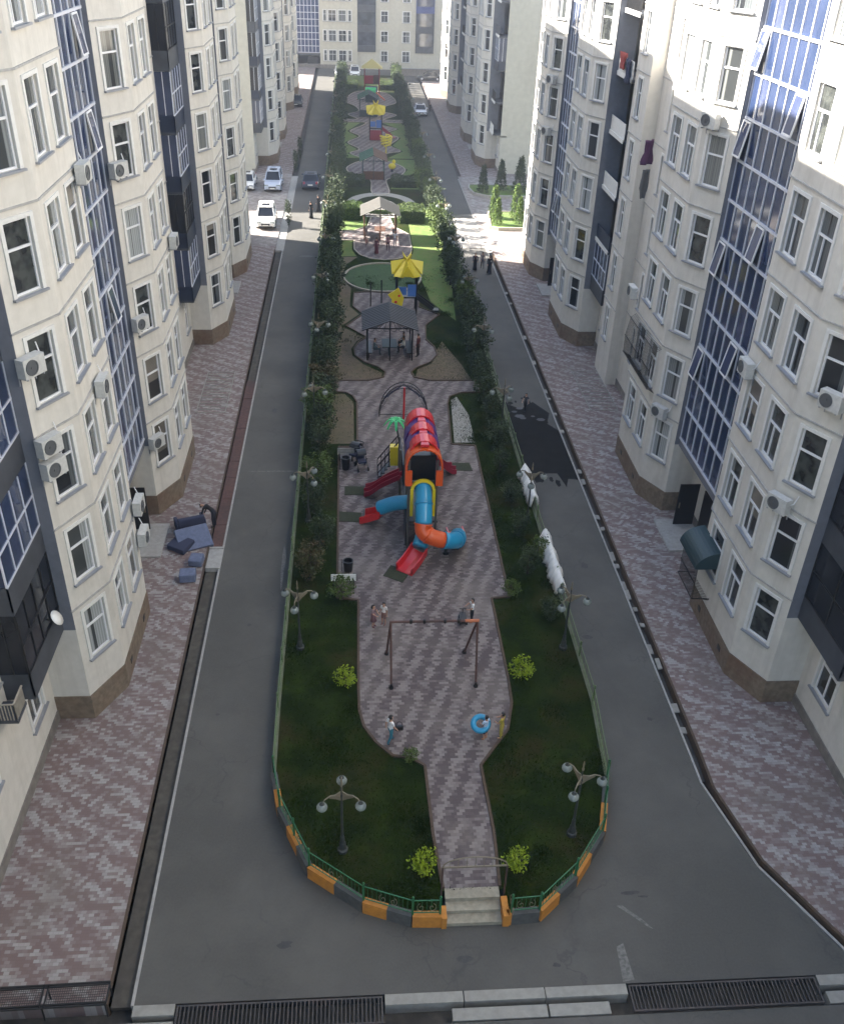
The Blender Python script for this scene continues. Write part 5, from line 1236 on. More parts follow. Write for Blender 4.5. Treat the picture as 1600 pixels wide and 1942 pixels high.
# ------------------------------------------------------------------ cars
def make_car(name, label, body_c, loc, rot, kind='suv', group=None, L_=4.6, Wd=1.86, H=1.72):
    t = thing(name, label, 'car', loc, rot, group); hw = Wd / 2
    pm = mat('car_paint', body_c, .25, coat=.6, spec=.6)
    # lower body: sections along x (front = +x)
    secs = [(-L_ / 2, .42, .80, .86), (-L_ / 2 + .12, .30, 1.0, .94), (-L_ / 2 + .9, .26, 1.05, 1), (-.4, .25, 1.02, 1), (.7, .25, 1.02, 1), (1.0, .25, 1.02, 1), (L_ / 2 - .55, .27, .94, .98), (L_ / 2 - .12, .30, .80, .92), (L_ / 2, .40, .66, .84)]
    b = MB(); o = 0
    for x, z0, z1, w in secs:
        z1 *= H / 1.7; y_ = hw * w; b.v += [(x, -y_, z0), (x, -y_ * 1.01, (z0 + z1) * .5), (x, -y_ * .97, z1 - .06), (x, -y_ * .86, z1), (x, y_ * .86, z1), (x, y_ * .97, z1 - .06), (x, y_ * 1.01, (z0 + z1) * .5), (x, y_, z0)]
    n = 8
    for i in range(len(secs) - 1):
        for k in range(n): b.f.append((i * n + k, (i + 1) * n + k, (i + 1) * n + (k + 1) % n, i * n + (k + 1) % n)); b.m.append(0)
    b.f += [tuple(range(n)), tuple(range((len(secs) - 1) * n, len(secs) * n))[::-1]]; b.m += [0, 0]
    body = b.build('body', pm, t, smooth=False)
    gh = 1.0 * H / 1.7; rb = -L_ / 2 + (.25 if kind == 'suv' else .75)
    base = [(rb, hw * .88), (1.15, hw * .86)]; roof = [(rb + (.22 if kind == 'suv' else .55), hw * .72), (.35, hw * .70)]
    g = MB(); B4 = [(base[0][0], -base[0][1], gh), (base[1][0], -base[1][1], gh), (base[1][0], base[1][1], gh), (base[0][0], base[0][1], gh)]; T4 = [(roof[0][0], -roof[0][1], H - .05), (roof[1][0], -roof[1][1], H - .05), (roof[1][0], roof[1][1], H - .05), (roof[0][0], roof[0][1], H - .05)]
    g.add(B4 + T4, [(0, 1, 5, 4), (1, 2, 6, 5), (2, 3, 7, 6), (3, 0, 4, 7)]); g.build('windows', blackg, t)
    r_ = MB(); r_.box(roof[0][0] - .04, roof[1][0] + .06, -hw * .74, hw * .74, H - .06, H)
    for i in range(4):
        r_.beam(B4[i], T4[i], .07)
    for sx in (-.55,): 
        for sy in (-1, 1): r_.beam((sx, sy * hw * .88, gh), (sx, sy * hw * .72, H - .05), .07)
    r_.build('roof', pm, t)
    sr = MB(); sr.box(-.9, -.1, -.38, .38, H - .002, H + .006); sr.build('sunroof', blackg, t)
    for sx in (-L_ / 2 + .85, L_ / 2 - .9):
        for sy in (-1, 1):
            wb = MB(); yy = sy * (hw - .1); wb.tube([(sx, yy - .11, .34), (sx, yy + .11, .34)], .34, 16); w = wb.build('wheel', blackg, t)
            rb_ = MB(); rb_.tube([(sx, yy + sy * .10, .34), (sx, yy + sy * .13, .34)], .20, 10); rb_.build('rim', alu, w)
            ar = MB(); ar.tube([(sx + .40 * math.cos(a), sy * (hw + .01), .34 + .40 * math.sin(a)) for a in [math.pi * q / 8 for q in range(9)]], .035, 5); ar.build('wheel_arch', darkmetal, t)
    for sy in (-1, 1):
        h_ = MB(); h_.obox((L_ / 2 - .09, sy * hw * .66, .70 * H / 1.7), .06, .20, .08, ((1, 0, 0), (0, 1, 0), (0, 0, 1))); h_.build('headlight', globe, t)
        h_ = MB(); h_.box(-L_ / 2 - .01, -L_ / 2 + .1, sy * hw * .72 - .1, sy * hw * .72 + .1, .75, 1.0); h_.build('tail_light', darkred, t)
        m_ = MB(); m_.box(.85, 1.02, sy * (hw + .02) - .1, sy * (hw + .02) + .1, 1.0, 1.14); m_.build('mirror', pm, t)
    q = MB(); q.box(L_ / 2 - .05, L_ / 2 + .02, -hw * .42, hw * .42, .46, .66); q.box(L_ / 2 - .06, L_ / 2 + .01, -hw * .7, hw * .7, .28, .40); q.build('grille', darkmetal, t)
    q = MB(); q.box(L_ / 2 + .02, L_ / 2 + .035, -.26, .26, .42, .53); q.build('number_plate', white_p, t)
    q = MB(); q.box(-L_ / 2 - .02, -L_ / 2 - .005, -.26, .26, .60, .72); q.build('number_plate', white_p, t)
    return t
make_car('parked_car', 'white off-road car standing in the sun at the left side of the crossing', (.78, .78, .76), (-8.35, 92.2, .10), R(-88), 'suv')
make_car('parked_car', 'silver-blue off-road car parked in shade behind the white sunlit car', (.42, .47, .58), (-8.6, 106.2, .10), R(-90), 'suv', L_=4.7, H=1.85)
make_car('parked_car', 'white car half hidden behind the corner of the left block', (.72, .72, .72), (-11.5, 106.4, .10), R(-90), 'saloon', H=1.5)
make_car('parked_car', 'dark blue-grey car on the left lane beside the garden', (.035, .045, .075), (-4.6, 107.6, 0), R(90), 'saloon', H=1.5)
make_car('parked_car', 'white car standing on the far right lane', (.70, .72, .78), (10.4, 153.0, 0), R(-90), 'saloon', H=1.45)
make_car('parked_car', 'dark car in front of the far end building on the right', (.04, .045, .05), (14.2, 187.0, .10), R(180), 'saloon', H=1.45)
make_car('parked_car', 'left of two white cars parked behind the far end of the garden', (.75, .75, .75), (-2.2, 190.5, .0), R(-90), 'suv')
make_car('parked_car', 'right of two white cars parked behind the far end of the garden', (.75, .75, .75), (.6, 190.6, .0), R(-90), 'suv')
make_car('parked_car', 'dark car at the far left against the second left block', (.03, .035, .04), (-8.6, 158.0, .10), R(-90), 'saloon', H=1.45)
t = thing('low_wall', 'low grey wall with a ramp in front of the far end building', 'wall', (12.5, 192.5, 0))
b = MB(); b.box(-4, 4, -.15, .15, 0, 1.2); b.build('wall', plintg, t); b = MB(); b.box(-4.05, 4.05, -.2, .2, 1.2, 1.3); b.build('coping', sillm, t)

# ------------------------------------------------------------------ street objects near the blocks
t = thing('metal_bench', 'long dark metal bench with mesh seats on the sidewalk at the lower left', 'bench', (-8.65, 14.9, .10), R(1))
b = MB()
for y_ in (-.32, -.25, .26, .32): b.beam((-1.75, y_, .62), (1.75, y_, .62), .045)
for x in (-1.75, -.02, .10, 1.75): b.beam((x, -.32, .62), (x, .32, .62), .045)
b.build('frame', darkmetal, t)
for x0, x1 in ((-1.7, -.06), (.14, 1.7)):
    b = MB(); x = x0
    while x < x1: b.box(x, x + .012, -.25, .25, .595, .605); x += .06
    y_ = -.22
    while y_ < .25: b.box(x0, x1, y_, y_ + .012, .588, .598); y_ += .07
    b.build('mesh_seat', darkmetal, t)
for x in (-1.72, .04, 1.72):
    for y_ in (-.3, .3): b = MB(); b.tube([(x, y_, 0), (x, y_, .61)], .028, 8); b.build('leg', darkmetal, t)
# cleared-out furniture on the left sidewalk
def sofa(name, label, cat, loc, rot, w=1.5, d=.8, m=sofa_m):
    t = thing(name, label, cat, loc, rot)
    def soft(nm, x0, x1, y0, y1, z0, z1, mm):
        b = MB(); b.box(x0, x1, y0, y1, z0, z1); o = b.build(nm, mm, t); bv = o.modifiers.new('bevel', 'BEVEL'); bv.width = .06; bv.segments = 3
    soft('seat', -w / 2 + .05, w / 2 - .05, -d / 2, d / 2, .12, .42, m); soft('backrest', -w / 2, w / 2, d / 2 - .18, d / 2 + .06, .15, .85, sofa_d)
    soft('armrest', -w / 2 - .1, -w / 2 + .08, -d / 2, d / 2, .1, .6, sofa_d); soft('armrest', w / 2 - .08, w / 2 + .1, -d / 2, d / 2, .1, .6, sofa_d)
    return t
sofa('sofa', 'blue-grey sofa piece standing behind the tilted cushion on the left sidewalk', 'sofa', (-8.1, 38.9, .1), R(200), 1.25)
def slab(name, label, cat, loc, dims, rot, m, m2=None):
    t = thing(name, label, cat, loc, rot[2]); b = MB(); b.obox((0, 0, dims[2] / 2 + rot[0] * .25), dims[0] / 2, dims[1] / 2, dims[2] / 2, (Matrix.Rotation(rot[0], 3, 'X') @ Vector((1, 0, 0)), Matrix.Rotation(rot[0], 3, 'X') @ Vector((0, 1, 0)), Matrix.Rotation(rot[0], 3, 'X') @ Vector((0, 0, 1))))
    o = b.build('cushion', m, t); bv = o.modifiers.new('bevel', 'BEVEL'); bv.width = .05; bv.segments = 3
    b = MB(); dx = dims[0] * .38; b.box(-dx, dx, -dims[1] * .1, dims[1] * .1, 0, .05); b.build('base', m2 or sofa_d, t); return t
slab('mattress', 'large tilted blue-grey cushion leaning on the sofa on the left sidewalk', 'cushion', (-7.75, 37.6, .12), (1.6, 1.25, .26), (R(28), 0, R(24)), sofa_m)
slab('mattress', 'dark blue backrest lying under the large tilted cushion', 'cushion', (-8.3, 37.2, .12), (1.0, .9, .3), (R(8), 0, R(-32)), sofa_d)
slab('footstool', 'small blue-grey stool between the big cushion and the box', 'stool', (-7.4, 35.9, .12), (.62, .62, .36), (R(6), 0, R(-8)), sofa_m)
slab('storage_box', 'square blue-grey box lying nearest the camera on the left sidewalk', 'box', (-7.62, 34.7, .12), (.72, .62, .42), (0, 0, R(4)), sofa_m)
# cloths over the right fence
def fencecloth(label, y0, y1, seed):
    r = random.Random(seed); b = MB(); n = int((y1 - y0) / .08); prof = [(-.34, .12), (-.26, .38), (-.12, .64), (0, .76), (.10, .66), (.20, .40), (.28, .15)]
    rows = []
    for i in range(n + 1):
        y = y0 + (y1 - y0) * i / n; k = .85 + .16 * math.sin(i * .37 + seed) + .12 * math.sin(i * 1.3) + r.uniform(-.10, .10); e = .5 + .5 * min(1, min(i, n - i) / 4)
        rows.append([(9.13 + x * k * e, y + r.uniform(-.03, .03), IZ + z * (1 if z > .6 else 1 + .3 * math.sin(i * .41 + x * 4)) + r.uniform(-.03, .03)) for x, z in prof])
    b.v = [p for rw in rows for p in rw]; m_ = len(prof)
    for i in range(n):
        for k in range(m_ - 1): b.f.append((i * m_ + k, (i + 1) * m_ + k, (i + 1) * m_ + k + 1, i * m_ + k + 1)); b.m.append(0)
    o = b.build('cloth', white_c, smooth=True); md = o.modifiers.new('thick', 'SOLIDIFY'); md.thickness = .05; tag(o, label, 'cloth', 'white cloths drying on the right fence')
fencecloth('white crumpled cloth over the right garden fence, nearer the camera', 32.6, 36.9, 2); fencecloth('white crumpled cloth over the right garden fence, farther from the camera', 39.9, 43.2, 7)
# benches, bins
def bench(label, loc, rot, m=white_p, L_=1.1):
    t = thing('garden_bench', label, 'bench', loc, rot)
    b = MB()
    for k in range(4): b.box(-L_ / 2, L_ / 2, -.2 + k * .11, -.12 + k * .11, .42, .45)
    b.build('seat', m, t); b = MB()
    for k in range(3): b.box(-L_ / 2, L_ / 2, .24 + k * .02, .27 + k * .02, .52 + k * .12, .61 + k * .12)
    b.build('backrest', m, t)
    for x in (-L_ / 2 + .1, L_ / 2 - .1): b = MB(); b.box(x - .03, x + .03, -.18, -.12, 0, .42); b.box(x - .03, x + .03, .2, .26, 0, .85); b.box(x - .03, x + .03, -.18, .26, .38, .42); b.build('leg', darkmetal, t)
bench('white slatted bench at the left edge of the plaza above the olive bush', (-.55, 33.6, IZ), R(180)); bench('grey bench beside the black bin on the left edge of the plaza', (-.5, 45.1, IZ), R(180), conc, .9)
def bin_(label, loc, h=.75, m=black_p):
    t = thing('litter_bin', label, 'litter bin', loc); b = MB(); b.lathe((0, 0, 0), [(.15, 0), (.2, .05), (.24, h - .05), (.25, h), (.21, h), (.19, h - .2), (.02, h - .22)], 14); b.build('drum', m, t)
    b = MB(); b.tube([(-.3, 0, 0), (-.3, 0, h + .08)], .02, 6); b.tube([(-.3, 0, h - .1), (.0, 0, h - .1)], .015, 6); b.build('stand', darkmetal, t)
bin_('black litter bin in front of the grey bench on the left edge of the plaza', (-.5, 44.0, IZ)); bin_('black litter bin behind the white slatted bench', (-.35, 34.7, IZ), .6)
def stroller(label, loc, rot):
    t = thing('stroller', label, 'stroller', loc, rot)
    for x in (-.28, .28):
        for y_ in (-.35, .35): b = MB(); b.tube([(x - .03, y_, .13), (x + .03, y_, .13)], .13, 12); b.build('wheel', black_p, t)
    b = MB()
    for x in (-.27, .27): b.beam((x, -.38, .13), (x, .30, .75), .03); b.beam((x, .38, .13), (x, -.20, .70), .03); b.beam((x, .30, .75), (x, .52, 1.02), .03)
    b.beam((-.27, .52, 1.02), (.27, .52, 1.02), .04); b.build('frame', darkmetal, t)
    b = MB(); b.obox((0, 0, .48), .22, .26, .04, ((1, 0, 0), (0, 1, 0), (0, 0, 1))); b.obox((0, .22, .72), .22, .04, .26, ((1, 0, 0), (0, 1, 0), (0, -.2, 1))); b.build('seat', sofa_d, t)
    b = MB(); n = 8
    for k in range(n):
        a0, a1 = math.pi * .9 * k / n, math.pi * .9 * (k + 1) / n; f = lambda a: (.30 * math.cos(a) + .1, .82 + .28 * math.sin(a))
        (y0_, z0_), (y1_, z1_) = f(a0), f(a1); b.quad((-.24, y0_, z0_), (.24, y0_, z0_), (.24, y1_, z1_), (-.24, y1_, z1_))
    o = b.build('hood', black_p, t); md = o.modifiers.new('thick', 'SOLIDIFY'); md.thickness = .02
stroller('black stroller right of the litter bin at the left edge of the plaza', (.35, 44.1, IZ), R(15)); stroller('dark stroller parked behind the other one beside the flower bed', (.0, 44.9, IZ), R(-30))
# fallen grate panels on the sidewalks
for x, y, w, lb in ((-8.7, 54.5, 1.7, 'dark basement grate in the left sidewalk before the third left bay'), (15.6, 54.8, 1.7, 'dark basement grate in the right sidewalk below the narrow windows')):
    t = thing('basement_grate', lb, 'grate', (x, y, .10)); b = MB()
    for k in range(15): b.box(-w / 2, w / 2, -3 + k * .42, -2.95 + k * .42, .005, .03)
    b.build('bars', conc, t); b = MB(); b.box(-w / 2 - .04, -w / 2, -3.02, 2.95, .004, .04); b.box(w / 2, w / 2 + .04, -3.02, 2.95, .004, .04); b.build('frame', conc, t)
for x, y, lb in ((-6.55, 113.5, 'thin dark sapling between the parked cars and the left lane'), (-6.4, 121, 'thin dark sapling further along the left kerb'), (-6.2, 91.6, 'thin dark sapling casting its shadow beside the white sunlit car')):
    i = 0; place(col_protos[0], True, x, y, .0, (.45, .45, .95), 0, lb)
for x, y, w, lb in ((11.2, 60, 1, 'rusty bollard on the right kerb across from the slate gazebo'), ):
    pass

# ------------------------------------------------------------------ people
skin = mat('skin', (.42, .24, .16), .6); hair_m = mat('dark_hair', (.012, .009, .008), .5); eye_m = mat('eye_dark', (.02, .015, .012), .3)
CL = {}
def clothc(c):
    if c not in CL: CL[c] = mat('garment', c, .9, noise=.15, scale=18)
    return CL[c]
def person(label, loc, rot, h, pose, top, bottom, shoe=(.05, .05, .05), sleeves='short', legs='long', longhair=False, skirt=None):
    """a skinned figure facing +y in its own axes; pose holds joint overrides in fractions of height"""
    t = thing('person', label, 'person', loc, rot)
    J = dict(pelvis=(0, 0, .53), belly=(0, .005, .60), chest=(0, .0, .73), neck=(0, .0, .83), head0=(0, .01, .875), head1=(0, .015, .945),
             shL=(-.10, 0, .80), elL=(-.125, -.01, .64), wrL=(-.135, .02, .50), haL=(-.135, .03, .455), shR=(.10, 0, .80), elR=(.125, -.01, .64), wrR=(.135, .02, .50), haR=(.135, .03, .455),
             hiL=(-.05, 0, .50), knL=(-.055, .01, .28), anL=(-.055, -.01, .045), toL=(-.06, .085, .02), hiR=(.05, 0, .50), knR=(.055, .01, .28), anR=(.055, -.01, .045), toR=(.06, .085, .02))
    J.update(pose); J = {k: Vector(v) * h for k, v in J.items()}
    Rr = dict(pelvis=.078, belly=.066, chest=.078, neck=.030, head0=.046, head1=.050, shL=.036, elL=.026, wrL=.018, haL=.018, shR=.036, elR=.026, wrR=.018, haR=.018, hiL=.060, knL=.038, anL=.024, toL=.020, hiR=.060, knR=.038, anR=.024, toR=.020)
    if h < 1.45: Rr.update(head0=.054, head1=.060)
    names = list(J); idx = {k: i for i, k in enumerate(names)}
    E = [('pelvis', 'belly'), ('belly', 'chest'), ('chest', 'neck'), ('neck', 'head0'), ('head0', 'head1'), ('pelvis', 'hiL'), ('hiL', 'knL'), ('knL', 'anL'), ('anL', 'toL'), ('pelvis', 'hiR'), ('hiR', 'knR'), ('knR', 'anR'), ('anR', 'toR'), ('chest', 'shL'), ('shL', 'elL'), ('elL', 'wrL'), ('wrL', 'haL'), ('chest', 'shR'), ('shR', 'elR'), ('elR', 'wrR'), ('wrR', 'haR')]
    me = bpy.data.meshes.new('skel'); me.from_pydata([J[k] for k in names], [(idx[a], idx[c]) for a, c in E], [])
    o = bpy.data.objects.new('skel', me); COL.objects.link(o); sk = o.modifiers.new('s', 'SKIN'); sk.use_smooth_shade = True; ss = o.modifiers.new('u', 'SUBSURF'); ss.levels = 1; ss.render_levels = 1
    for i, k in enumerate(names):
        sv = me.skin_vertices[0].data[i]; sv.radius = (Rr[k] * h, Rr[k] * h * (.72 if k in ('pelvis', 'belly', 'chest') else 1)); sv.use_root = (k == 'pelvis')
    dg = bpy.context.evaluated_depsgraph_get(); bm_ = bpy.data.meshes.new_from_object(o.evaluated_get(dg)); bpy.data.objects.remove(o)
    mats_ = [skin, clothc(top), clothc(bottom), clothc(shoe), eye_m]
    bm_.materials.clear()
    for m in mats_: bm_.materials.append(m)
    def segd(p, a, c):
        d = c - a; tt = max(0, min(1, (p - a).dot(d) / max(d.length_squared, 1e-9))); return (p - a - d * tt).length, tt
    for pl_ in bm_.polygons:
        c = pl_.center; best = min(((segd(c, J[a], J[b_]), (a, b_)) for a, b_ in E), key=lambda q: q[0][0]); (dd, tt), (a, b_) = best
        if b_ in ('head0', 'head1'): mi = 0
        elif a == 'neck' or b_ == 'neck': mi = 1 if tt < .6 else 0
        elif b_[:2] in ('an',): mi = 2 if legs == 'long' else 0
        elif b_[:2] in ('to',): mi = 3
        elif b_[:2] in ('hi', 'kn'): mi = 2
        elif b_[:2] == 'wr': mi = 1 if sleeves == 'long' else 0
        elif b_[:2] == 'ha': mi = 0
        elif b_[:2] == 'el': mi = 1 if (sleeves == 'long' or tt < .7) else 0
        elif (a, b_) == ('pelvis', 'belly') and tt < .3: mi = 2
        else: mi = 1
        pl_.material_index = mi
    # hands (five fingers), nose, eyes, mouth and ears join the body mesh
    x_ = MB()
    for s_ in ('L', 'R'):
        w, ha = J['wr' + s_], J['ha' + s_]; d = (ha - w).normalized(); sd = d.cross(Vector((0, 1, 0)))
        sd = sd.normalized() if sd.length > .1 else Vector((1, 0, 0)); fw = sd.cross(d)
        for k in range(4):
            b0 = ha + sd * (k - 1.5) * .010 * h; L2 = (.035, .042, .040, .030)[k] * h; x_.tube([b0, b0 + d * L2 * .6 + fw * .003 * h, b0 + d * L2 + fw * .012 * h], [.0055 * h, .005 * h, .0035 * h], 5)
        b0 = w.lerp(ha, .6) - sd * .018 * h; x_.tube([b0, b0 - sd * .014 * h + d * .016 * h, b0 - sd * .012 * h + d * .034 * h], [.006 * h, .0055 * h, .004 * h], 5)
    ax = (J['head1'] - J['head0']).normalized(); hc = J['head0'].lerp(J['head1'], .55); fwd = (J['head1'] - J['neck']).cross(Vector((1, 0, 0))); fwd = Vector((0, 1, 0)) if fwd.length < 1e-4 else fwd.normalized(); fwd = fwd if fwd.y > 0 or pose.get('down') else -fwd
    sd = fwd.cross(ax).normalized(); rr = Rr['head1'] * h
    x_.ball(hc + fwd * rr * 1.0 - ax * .010 * h, .008 * h, .010 * h, .013 * h, 6, 0)
    for q in (-1, 1):
        x_.ball(hc + fwd * rr * .9 + sd * q * .018 * h + ax * .004 * h, .006 * h, .005 * h, .005 * h, 6, 4); x_.ball(hc + sd * q * rr * 1.0 - ax * .005 * h, .006 * h, .012 * h, .016 * h, 6, 0)
    x_.ball(hc + fwd * rr * .88 - ax * .032 * h, .014 * h, .005 * h, .004 * h, 6, 4)
    q = bmesh.new(); q.from_mesh(bm_); tmp = x_.mesh('x', mats_, True); q.from_mesh(tmp); q.to_mesh(bm_); q.free(); bm_.polygons.foreach_set('use_smooth', [True] * len(bm_.polygons))
    body = link('body', bm_, t)
    hb = MB(); hb.ball((0, 0, 0), rr * 1.13, rr * 1.12, rr * 1.12, 14); hv = [Vector(v) for v in hb.v]
    hm = hb.mesh('hair', hair_m, True); b2 = bmesh.new(); b2.from_mesh(hm); b2.verts.ensure_lookup_table()
    bmesh.ops.delete(b2, geom=[v for v in b2.verts if (v.co.y > rr * .25 and v.co.z < rr * .38) or v.co.z < -rr * .75], context='VERTS'); b2.to_mesh(hm); b2.free()
    ho = link('hair', hm, t, hc + ax * rr * .22 - fwd * rr * .10)
    if longhair:
        b = MB(); b.tube([hc - fwd * rr * .8, hc - fwd * rr * 1.15 - ax * .07 * h, hc - fwd * rr * 1.1 - ax * .14 * h], [rr * .9, rr * .75, rr * .35], 8); b.build('long_hair', hair_m, t, smooth=True)
    if skirt:
        b = MB(); z1_ = J['belly'].z; P0 = J['pelvis']; b.lathe((P0.x, P0.y, 0), [(skirt[1] * h, skirt[0] * h), (skirt[1] * .8 * h, (skirt[0] + .12) * h), (.095 * h, z1_ - .02 * h), (.08 * h, z1_ + .03 * h)], 14); b.build('skirt', clothc(bottom), t, smooth=True)
    return t
WALK = dict(knL=(-.055, .07, .29), anL=(-.055, .09, .06), toL=(-.06, .17, .05), knR=(.055, -.02, .28), anR=(.055, -.12, .07), toR=(.06, -.05, .02), elL=(-.125, -.06, .65), wrL=(-.13, -.06, .52), haL=(-.13, -.05, .47), elR=(.125, .03, .65), wrR=(.13, .11, .54), haR=(.13, .13, .50))
REACH = dict(elR=(.15, .08, .68), wrR=(.12, .18, .63), haR=(.11, .22, .62), elL=(-.14, .05, .67), wrL=(-.08, .15, .60), haL=(-.05, .19, .60))
SIT = dict(pelvis=(0, 0, .30), belly=(0, .01, .37), chest=(0, .03, .50), neck=(0, .04, .60), head0=(0, .05, .645), head1=(0, .06, .715), shL=(-.10, .03, .57), shR=(.10, .03, .57), elL=(-.13, .06, .43), wrL=(-.09, .16, .36), haL=(-.07, .20, .35), elR=(.13, .06, .43), wrR=(.09, .16, .36), haR=(.07, .20, .35),
           hiL=(-.05, .03, .28), knL=(-.07, .24, .29), anL=(-.07, .24, .05), toL=(-.07, .32, .02), hiR=(.05, .03, .28), knR=(.07, .24, .29), anR=(.07, .24, .05), toR=(.07, .32, .02))
SQUAT = dict(SIT, pelvis=(0, -.04, .17), belly=(0, .0, .25), chest=(0, .06, .38), neck=(0, .09, .47), head0=(0, .11, .515), head1=(0, .125, .585), shL=(-.10, .07, .45), shR=(.10, .07, .45), elL=(-.12, .14, .33), wrL=(-.07, .20, .24), haL=(-.05, .23, .22), elR=(.12, .14, .33), wrR=(.07, .20, .24), haR=(.05, .23, .22), hiL=(-.05, -.03, .15), hiR=(.05, -.03, .15), knL=(-.09, .14, .28), knR=(.09, .14, .28), anL=(-.08, .02, .05), anR=(.08, .02, .05), toL=(-.08, .11, .02), toR=(.08, .11, .02))
BEND = dict(belly=(0, .06, .60), chest=(0, .19, .66), neck=(0, .29, .67), head0=(0, .34, .67), head1=(0, .40, .64), shL=(-.10, .24, .65), shR=(.10, .24, .65), elL=(-.12, .28, .49), wrL=(-.10, .33, .36), haL=(-.09, .35, .32), elR=(.12, .28, .49), wrR=(.10, .33, .36), haR=(.09, .35, .32), pelvis=(0, -.04, .53), hiL=(-.05, -.03, .50), hiR=(.05, -.03, .50))
blk = (.012, .012, .015)
person('girl in a white shirt and teal trousers with a black bag, left of the path', (1.2, 24.1, IZ), R(-60), 1.4, dict(WALK), (.75, .74, .75), (.03, .16, .22), (.03, .06, .09), longhair=False)
person('child in a pale blue shirt leaning over a blue swim ring', (4.68, 24.15, IZ), R(40), 1.22, REACH, (.45, .58, .75), (.02, .02, .025), (.45, .18, .10), legs='short')
person('child in a yellow outfit standing right of the swim ring', (5.28, 24.2, IZ), R(60), 1.3, dict(REACH), (.42, .33, .05), (.40, .32, .06), (.50, .30, .18))
person('child in a grey-pink dress, left of the pair by the swing', (.72, 30.7, IZ), R(-120), 1.2, REACH, (.22, .15, .16), (.20, .10, .11), (.20, .06, .07), longhair=True, legs='short', skirt=(.28, .12))
person('child in a white and black top, right of the pair by the swing', (1.16, 30.85, IZ), R(150), 1.2, {}, (.70, .66, .62), (.25, .13, .11), (.22, .08, .07), longhair=True, legs='short')
person('person in a white shirt and black trousers behind the right end of the swing', (4.92, 30.9, IZ), R(100), 1.3, REACH, (.75, .76, .78), blk, (.30, .12, .08))
person('adult in dark red standing at the right post of the slate gazebo', (4.35, 59.3, IZ), R(60), 1.72, {}, (.10, .02, .022), (.03, .02, .02), sleeves='long')
person('person in a white top seated inside the slate gazebo', (3.45, 59.9, IZ), R(90), 1.65, SIT, (.65, .63, .6), blk, sleeves='long')
person('person in black seated inside the slate gazebo near its right post', (3.5, 60.8, IZ), R(90), 1.65, SIT, blk, blk, sleeves='long')
person('person in grey-blue seated at the left side of the slate gazebo', (1.35, 59.6, IZ), R(-90), 1.65, SIT, (.10, .15, .17), (.05, .07, .08), sleeves='long')
person('woman in a dark red dress on the paving before the pale roofed gazebo', (2.05, 81.7, IZ), R(20), 1.6, {}, (.09, .02, .03), (.09, .02, .03), sleeves='long', skirt=(.1, .13))
person('small child on the paving left of the woman in the dark red dress', (1.2, 83.6, IZ), R(200), 1.0, WALK, (.25, .12, .12), (.10, .06, .06))
person('person in a patterned top pushing towards the gazebo', (3.1, 82.6, IZ), R(10), 1.6, WALK, (.22, .10, .12), (.08, .04, .06), sleeves='long')
person('person in white beside the patterned top in front of the gazebo', (3.75, 83.8, IZ), R(160), 1.6, {}, (.75, .74, .76), (.35, .30, .35))
person('left of three women walking on the right lane, in a black dress', (10.5, 79.0, 0), R(170), 1.62, WALK, (.05, .03, .04), blk, sleeves='long', skirt=(.06, .13))
person('middle of three women walking on the right lane, in grey', (11.2, 79.5, 0), R(185), 1.55, WALK, (.22, .18, .18), (.12, .11, .13), sleeves='long')
person('right of three women walking on the right lane, in a long black dress', (11.65, 78.2, 0), R(180), 1.66, WALK, blk, blk, sleeves='long', skirt=(.04, .14))
person('woman in a long black dress walking on the left lane, nearer the crossing', (-4.15, 94.7, 0), R(10), 1.7, WALK, blk, blk, sleeves='long', skirt=(.04, .14))
person('woman in a long black dress walking on the left lane, beside the hedge', (-3.5, 97.2, 0), R(10), 1.7, WALK, (.015, .012, .02), blk, sleeves='long', skirt=(.04, .14))
person('man in black bending over the blue-grey furniture on the left sidewalk', (-6.95, 39.0, .1), R(70), 1.72, BEND, blk, (.02, .02, .03), sleeves='long')
person('child in dark clothes on the right lane by the dark asphalt patch', (10.6, 51.9, 0), R(140), 1.25, WALK, (.03, .03, .04), blk)
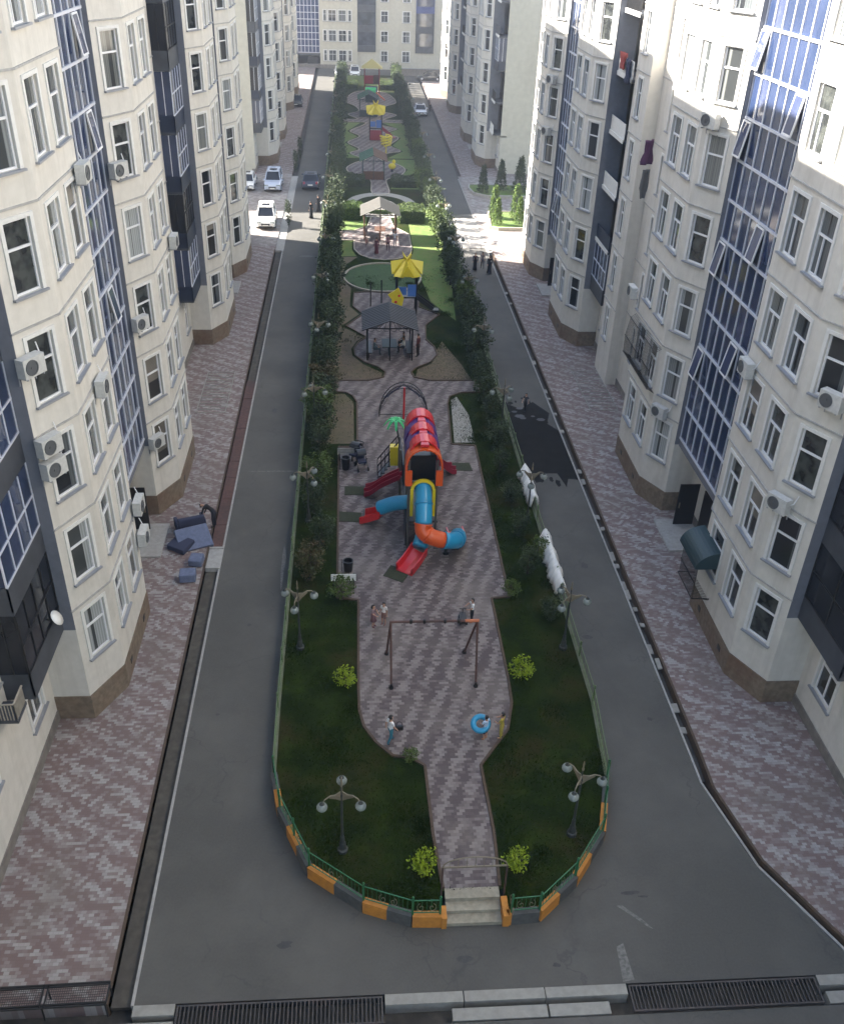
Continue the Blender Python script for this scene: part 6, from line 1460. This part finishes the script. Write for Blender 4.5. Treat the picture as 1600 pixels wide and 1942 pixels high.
person('person in dark clothes on the far right lane beside the white car', (11.9, 153.5, 0), R(180), 1.65, {}, (.03, .03, .04), blk, sleeves='long')
# things held or beside people
t = thing('shoulder_bag', 'black bag carried by the girl in the white shirt', 'bag', (1.52, 24.22, IZ + .52)); b = MB(); b.box(-.15, .15, -.06, .06, 0, .24); o = b.build('pouch', black_p, t); bv = o.modifiers.new('bevel', 'BEVEL'); bv.width = .03; b = MB(); b.tube([(-.12, 0, .22), (-.08, 0, .38), (0, 0, .43), (.08, 0, .38), (.12, 0, .22)], .012, 6); b.build('strap', black_p, t)
b = MB(); P = [(.27 * math.cos(a), .27 * math.sin(a), 0) for a in [2 * math.pi * k / 24 for k in range(25)]]; b.tube(P, .11, 10, cap=False); o = b.build('swim_ring', sky_b, None, (4.5, 24.3, IZ + .66), smooth=True); o.rotation_euler = (R(25), R(-10), 0); tag(o, 'blue inflatable swim ring held by the child in pale blue', 'swim ring')
t = thing('ride_on_toy', 'small black ride-on toy beside the person behind the swing', 'toy', (4.55, 30.95, IZ))
b = MB(); b.box(-.14, .14, -.25, .25, .18, .32); o = b.build('seat', black_p, t)
for x in (-.14, .14):
    for y_ in (-.2, .2): b = MB(); b.tube([(x - .03, y_, .1), (x + .03, y_, .1)], .1, 10); b.build('wheel', black_p, t)
b = MB(); b.tube([(-.15, .22, .52), (.15, .22, .52)], .02, 6); b.beam((0, .2, .3), (0, .22, .52), .03); b.build('handlebar', darkmetal, t)

# ------------------------------------------------------------------ air: faint haze
hz = MB(); hz.box(-95, 75, -45, 330, -1.6, 42); ho = hz.build('haze', None); ho['kind'] = 'stuff'
hm = bpy.data.materials.new('haze'); hm.use_nodes = True; n_ = hm.node_tree; n_.nodes.remove(n_.nodes['Principled BSDF'])
pv = n_.nodes.new('ShaderNodeVolumePrincipled'); pv.inputs['Color'].default_value = (.86, .90, 1.0, 1); pv.inputs['Density'].default_value = .0010; pv.inputs['Anisotropy'].default_value = .2
n_.links.new(pv.outputs[0], n_.nodes['Material Output'].inputs['Volume']); ho.data.materials.clear(); ho.data.materials.append(hm)
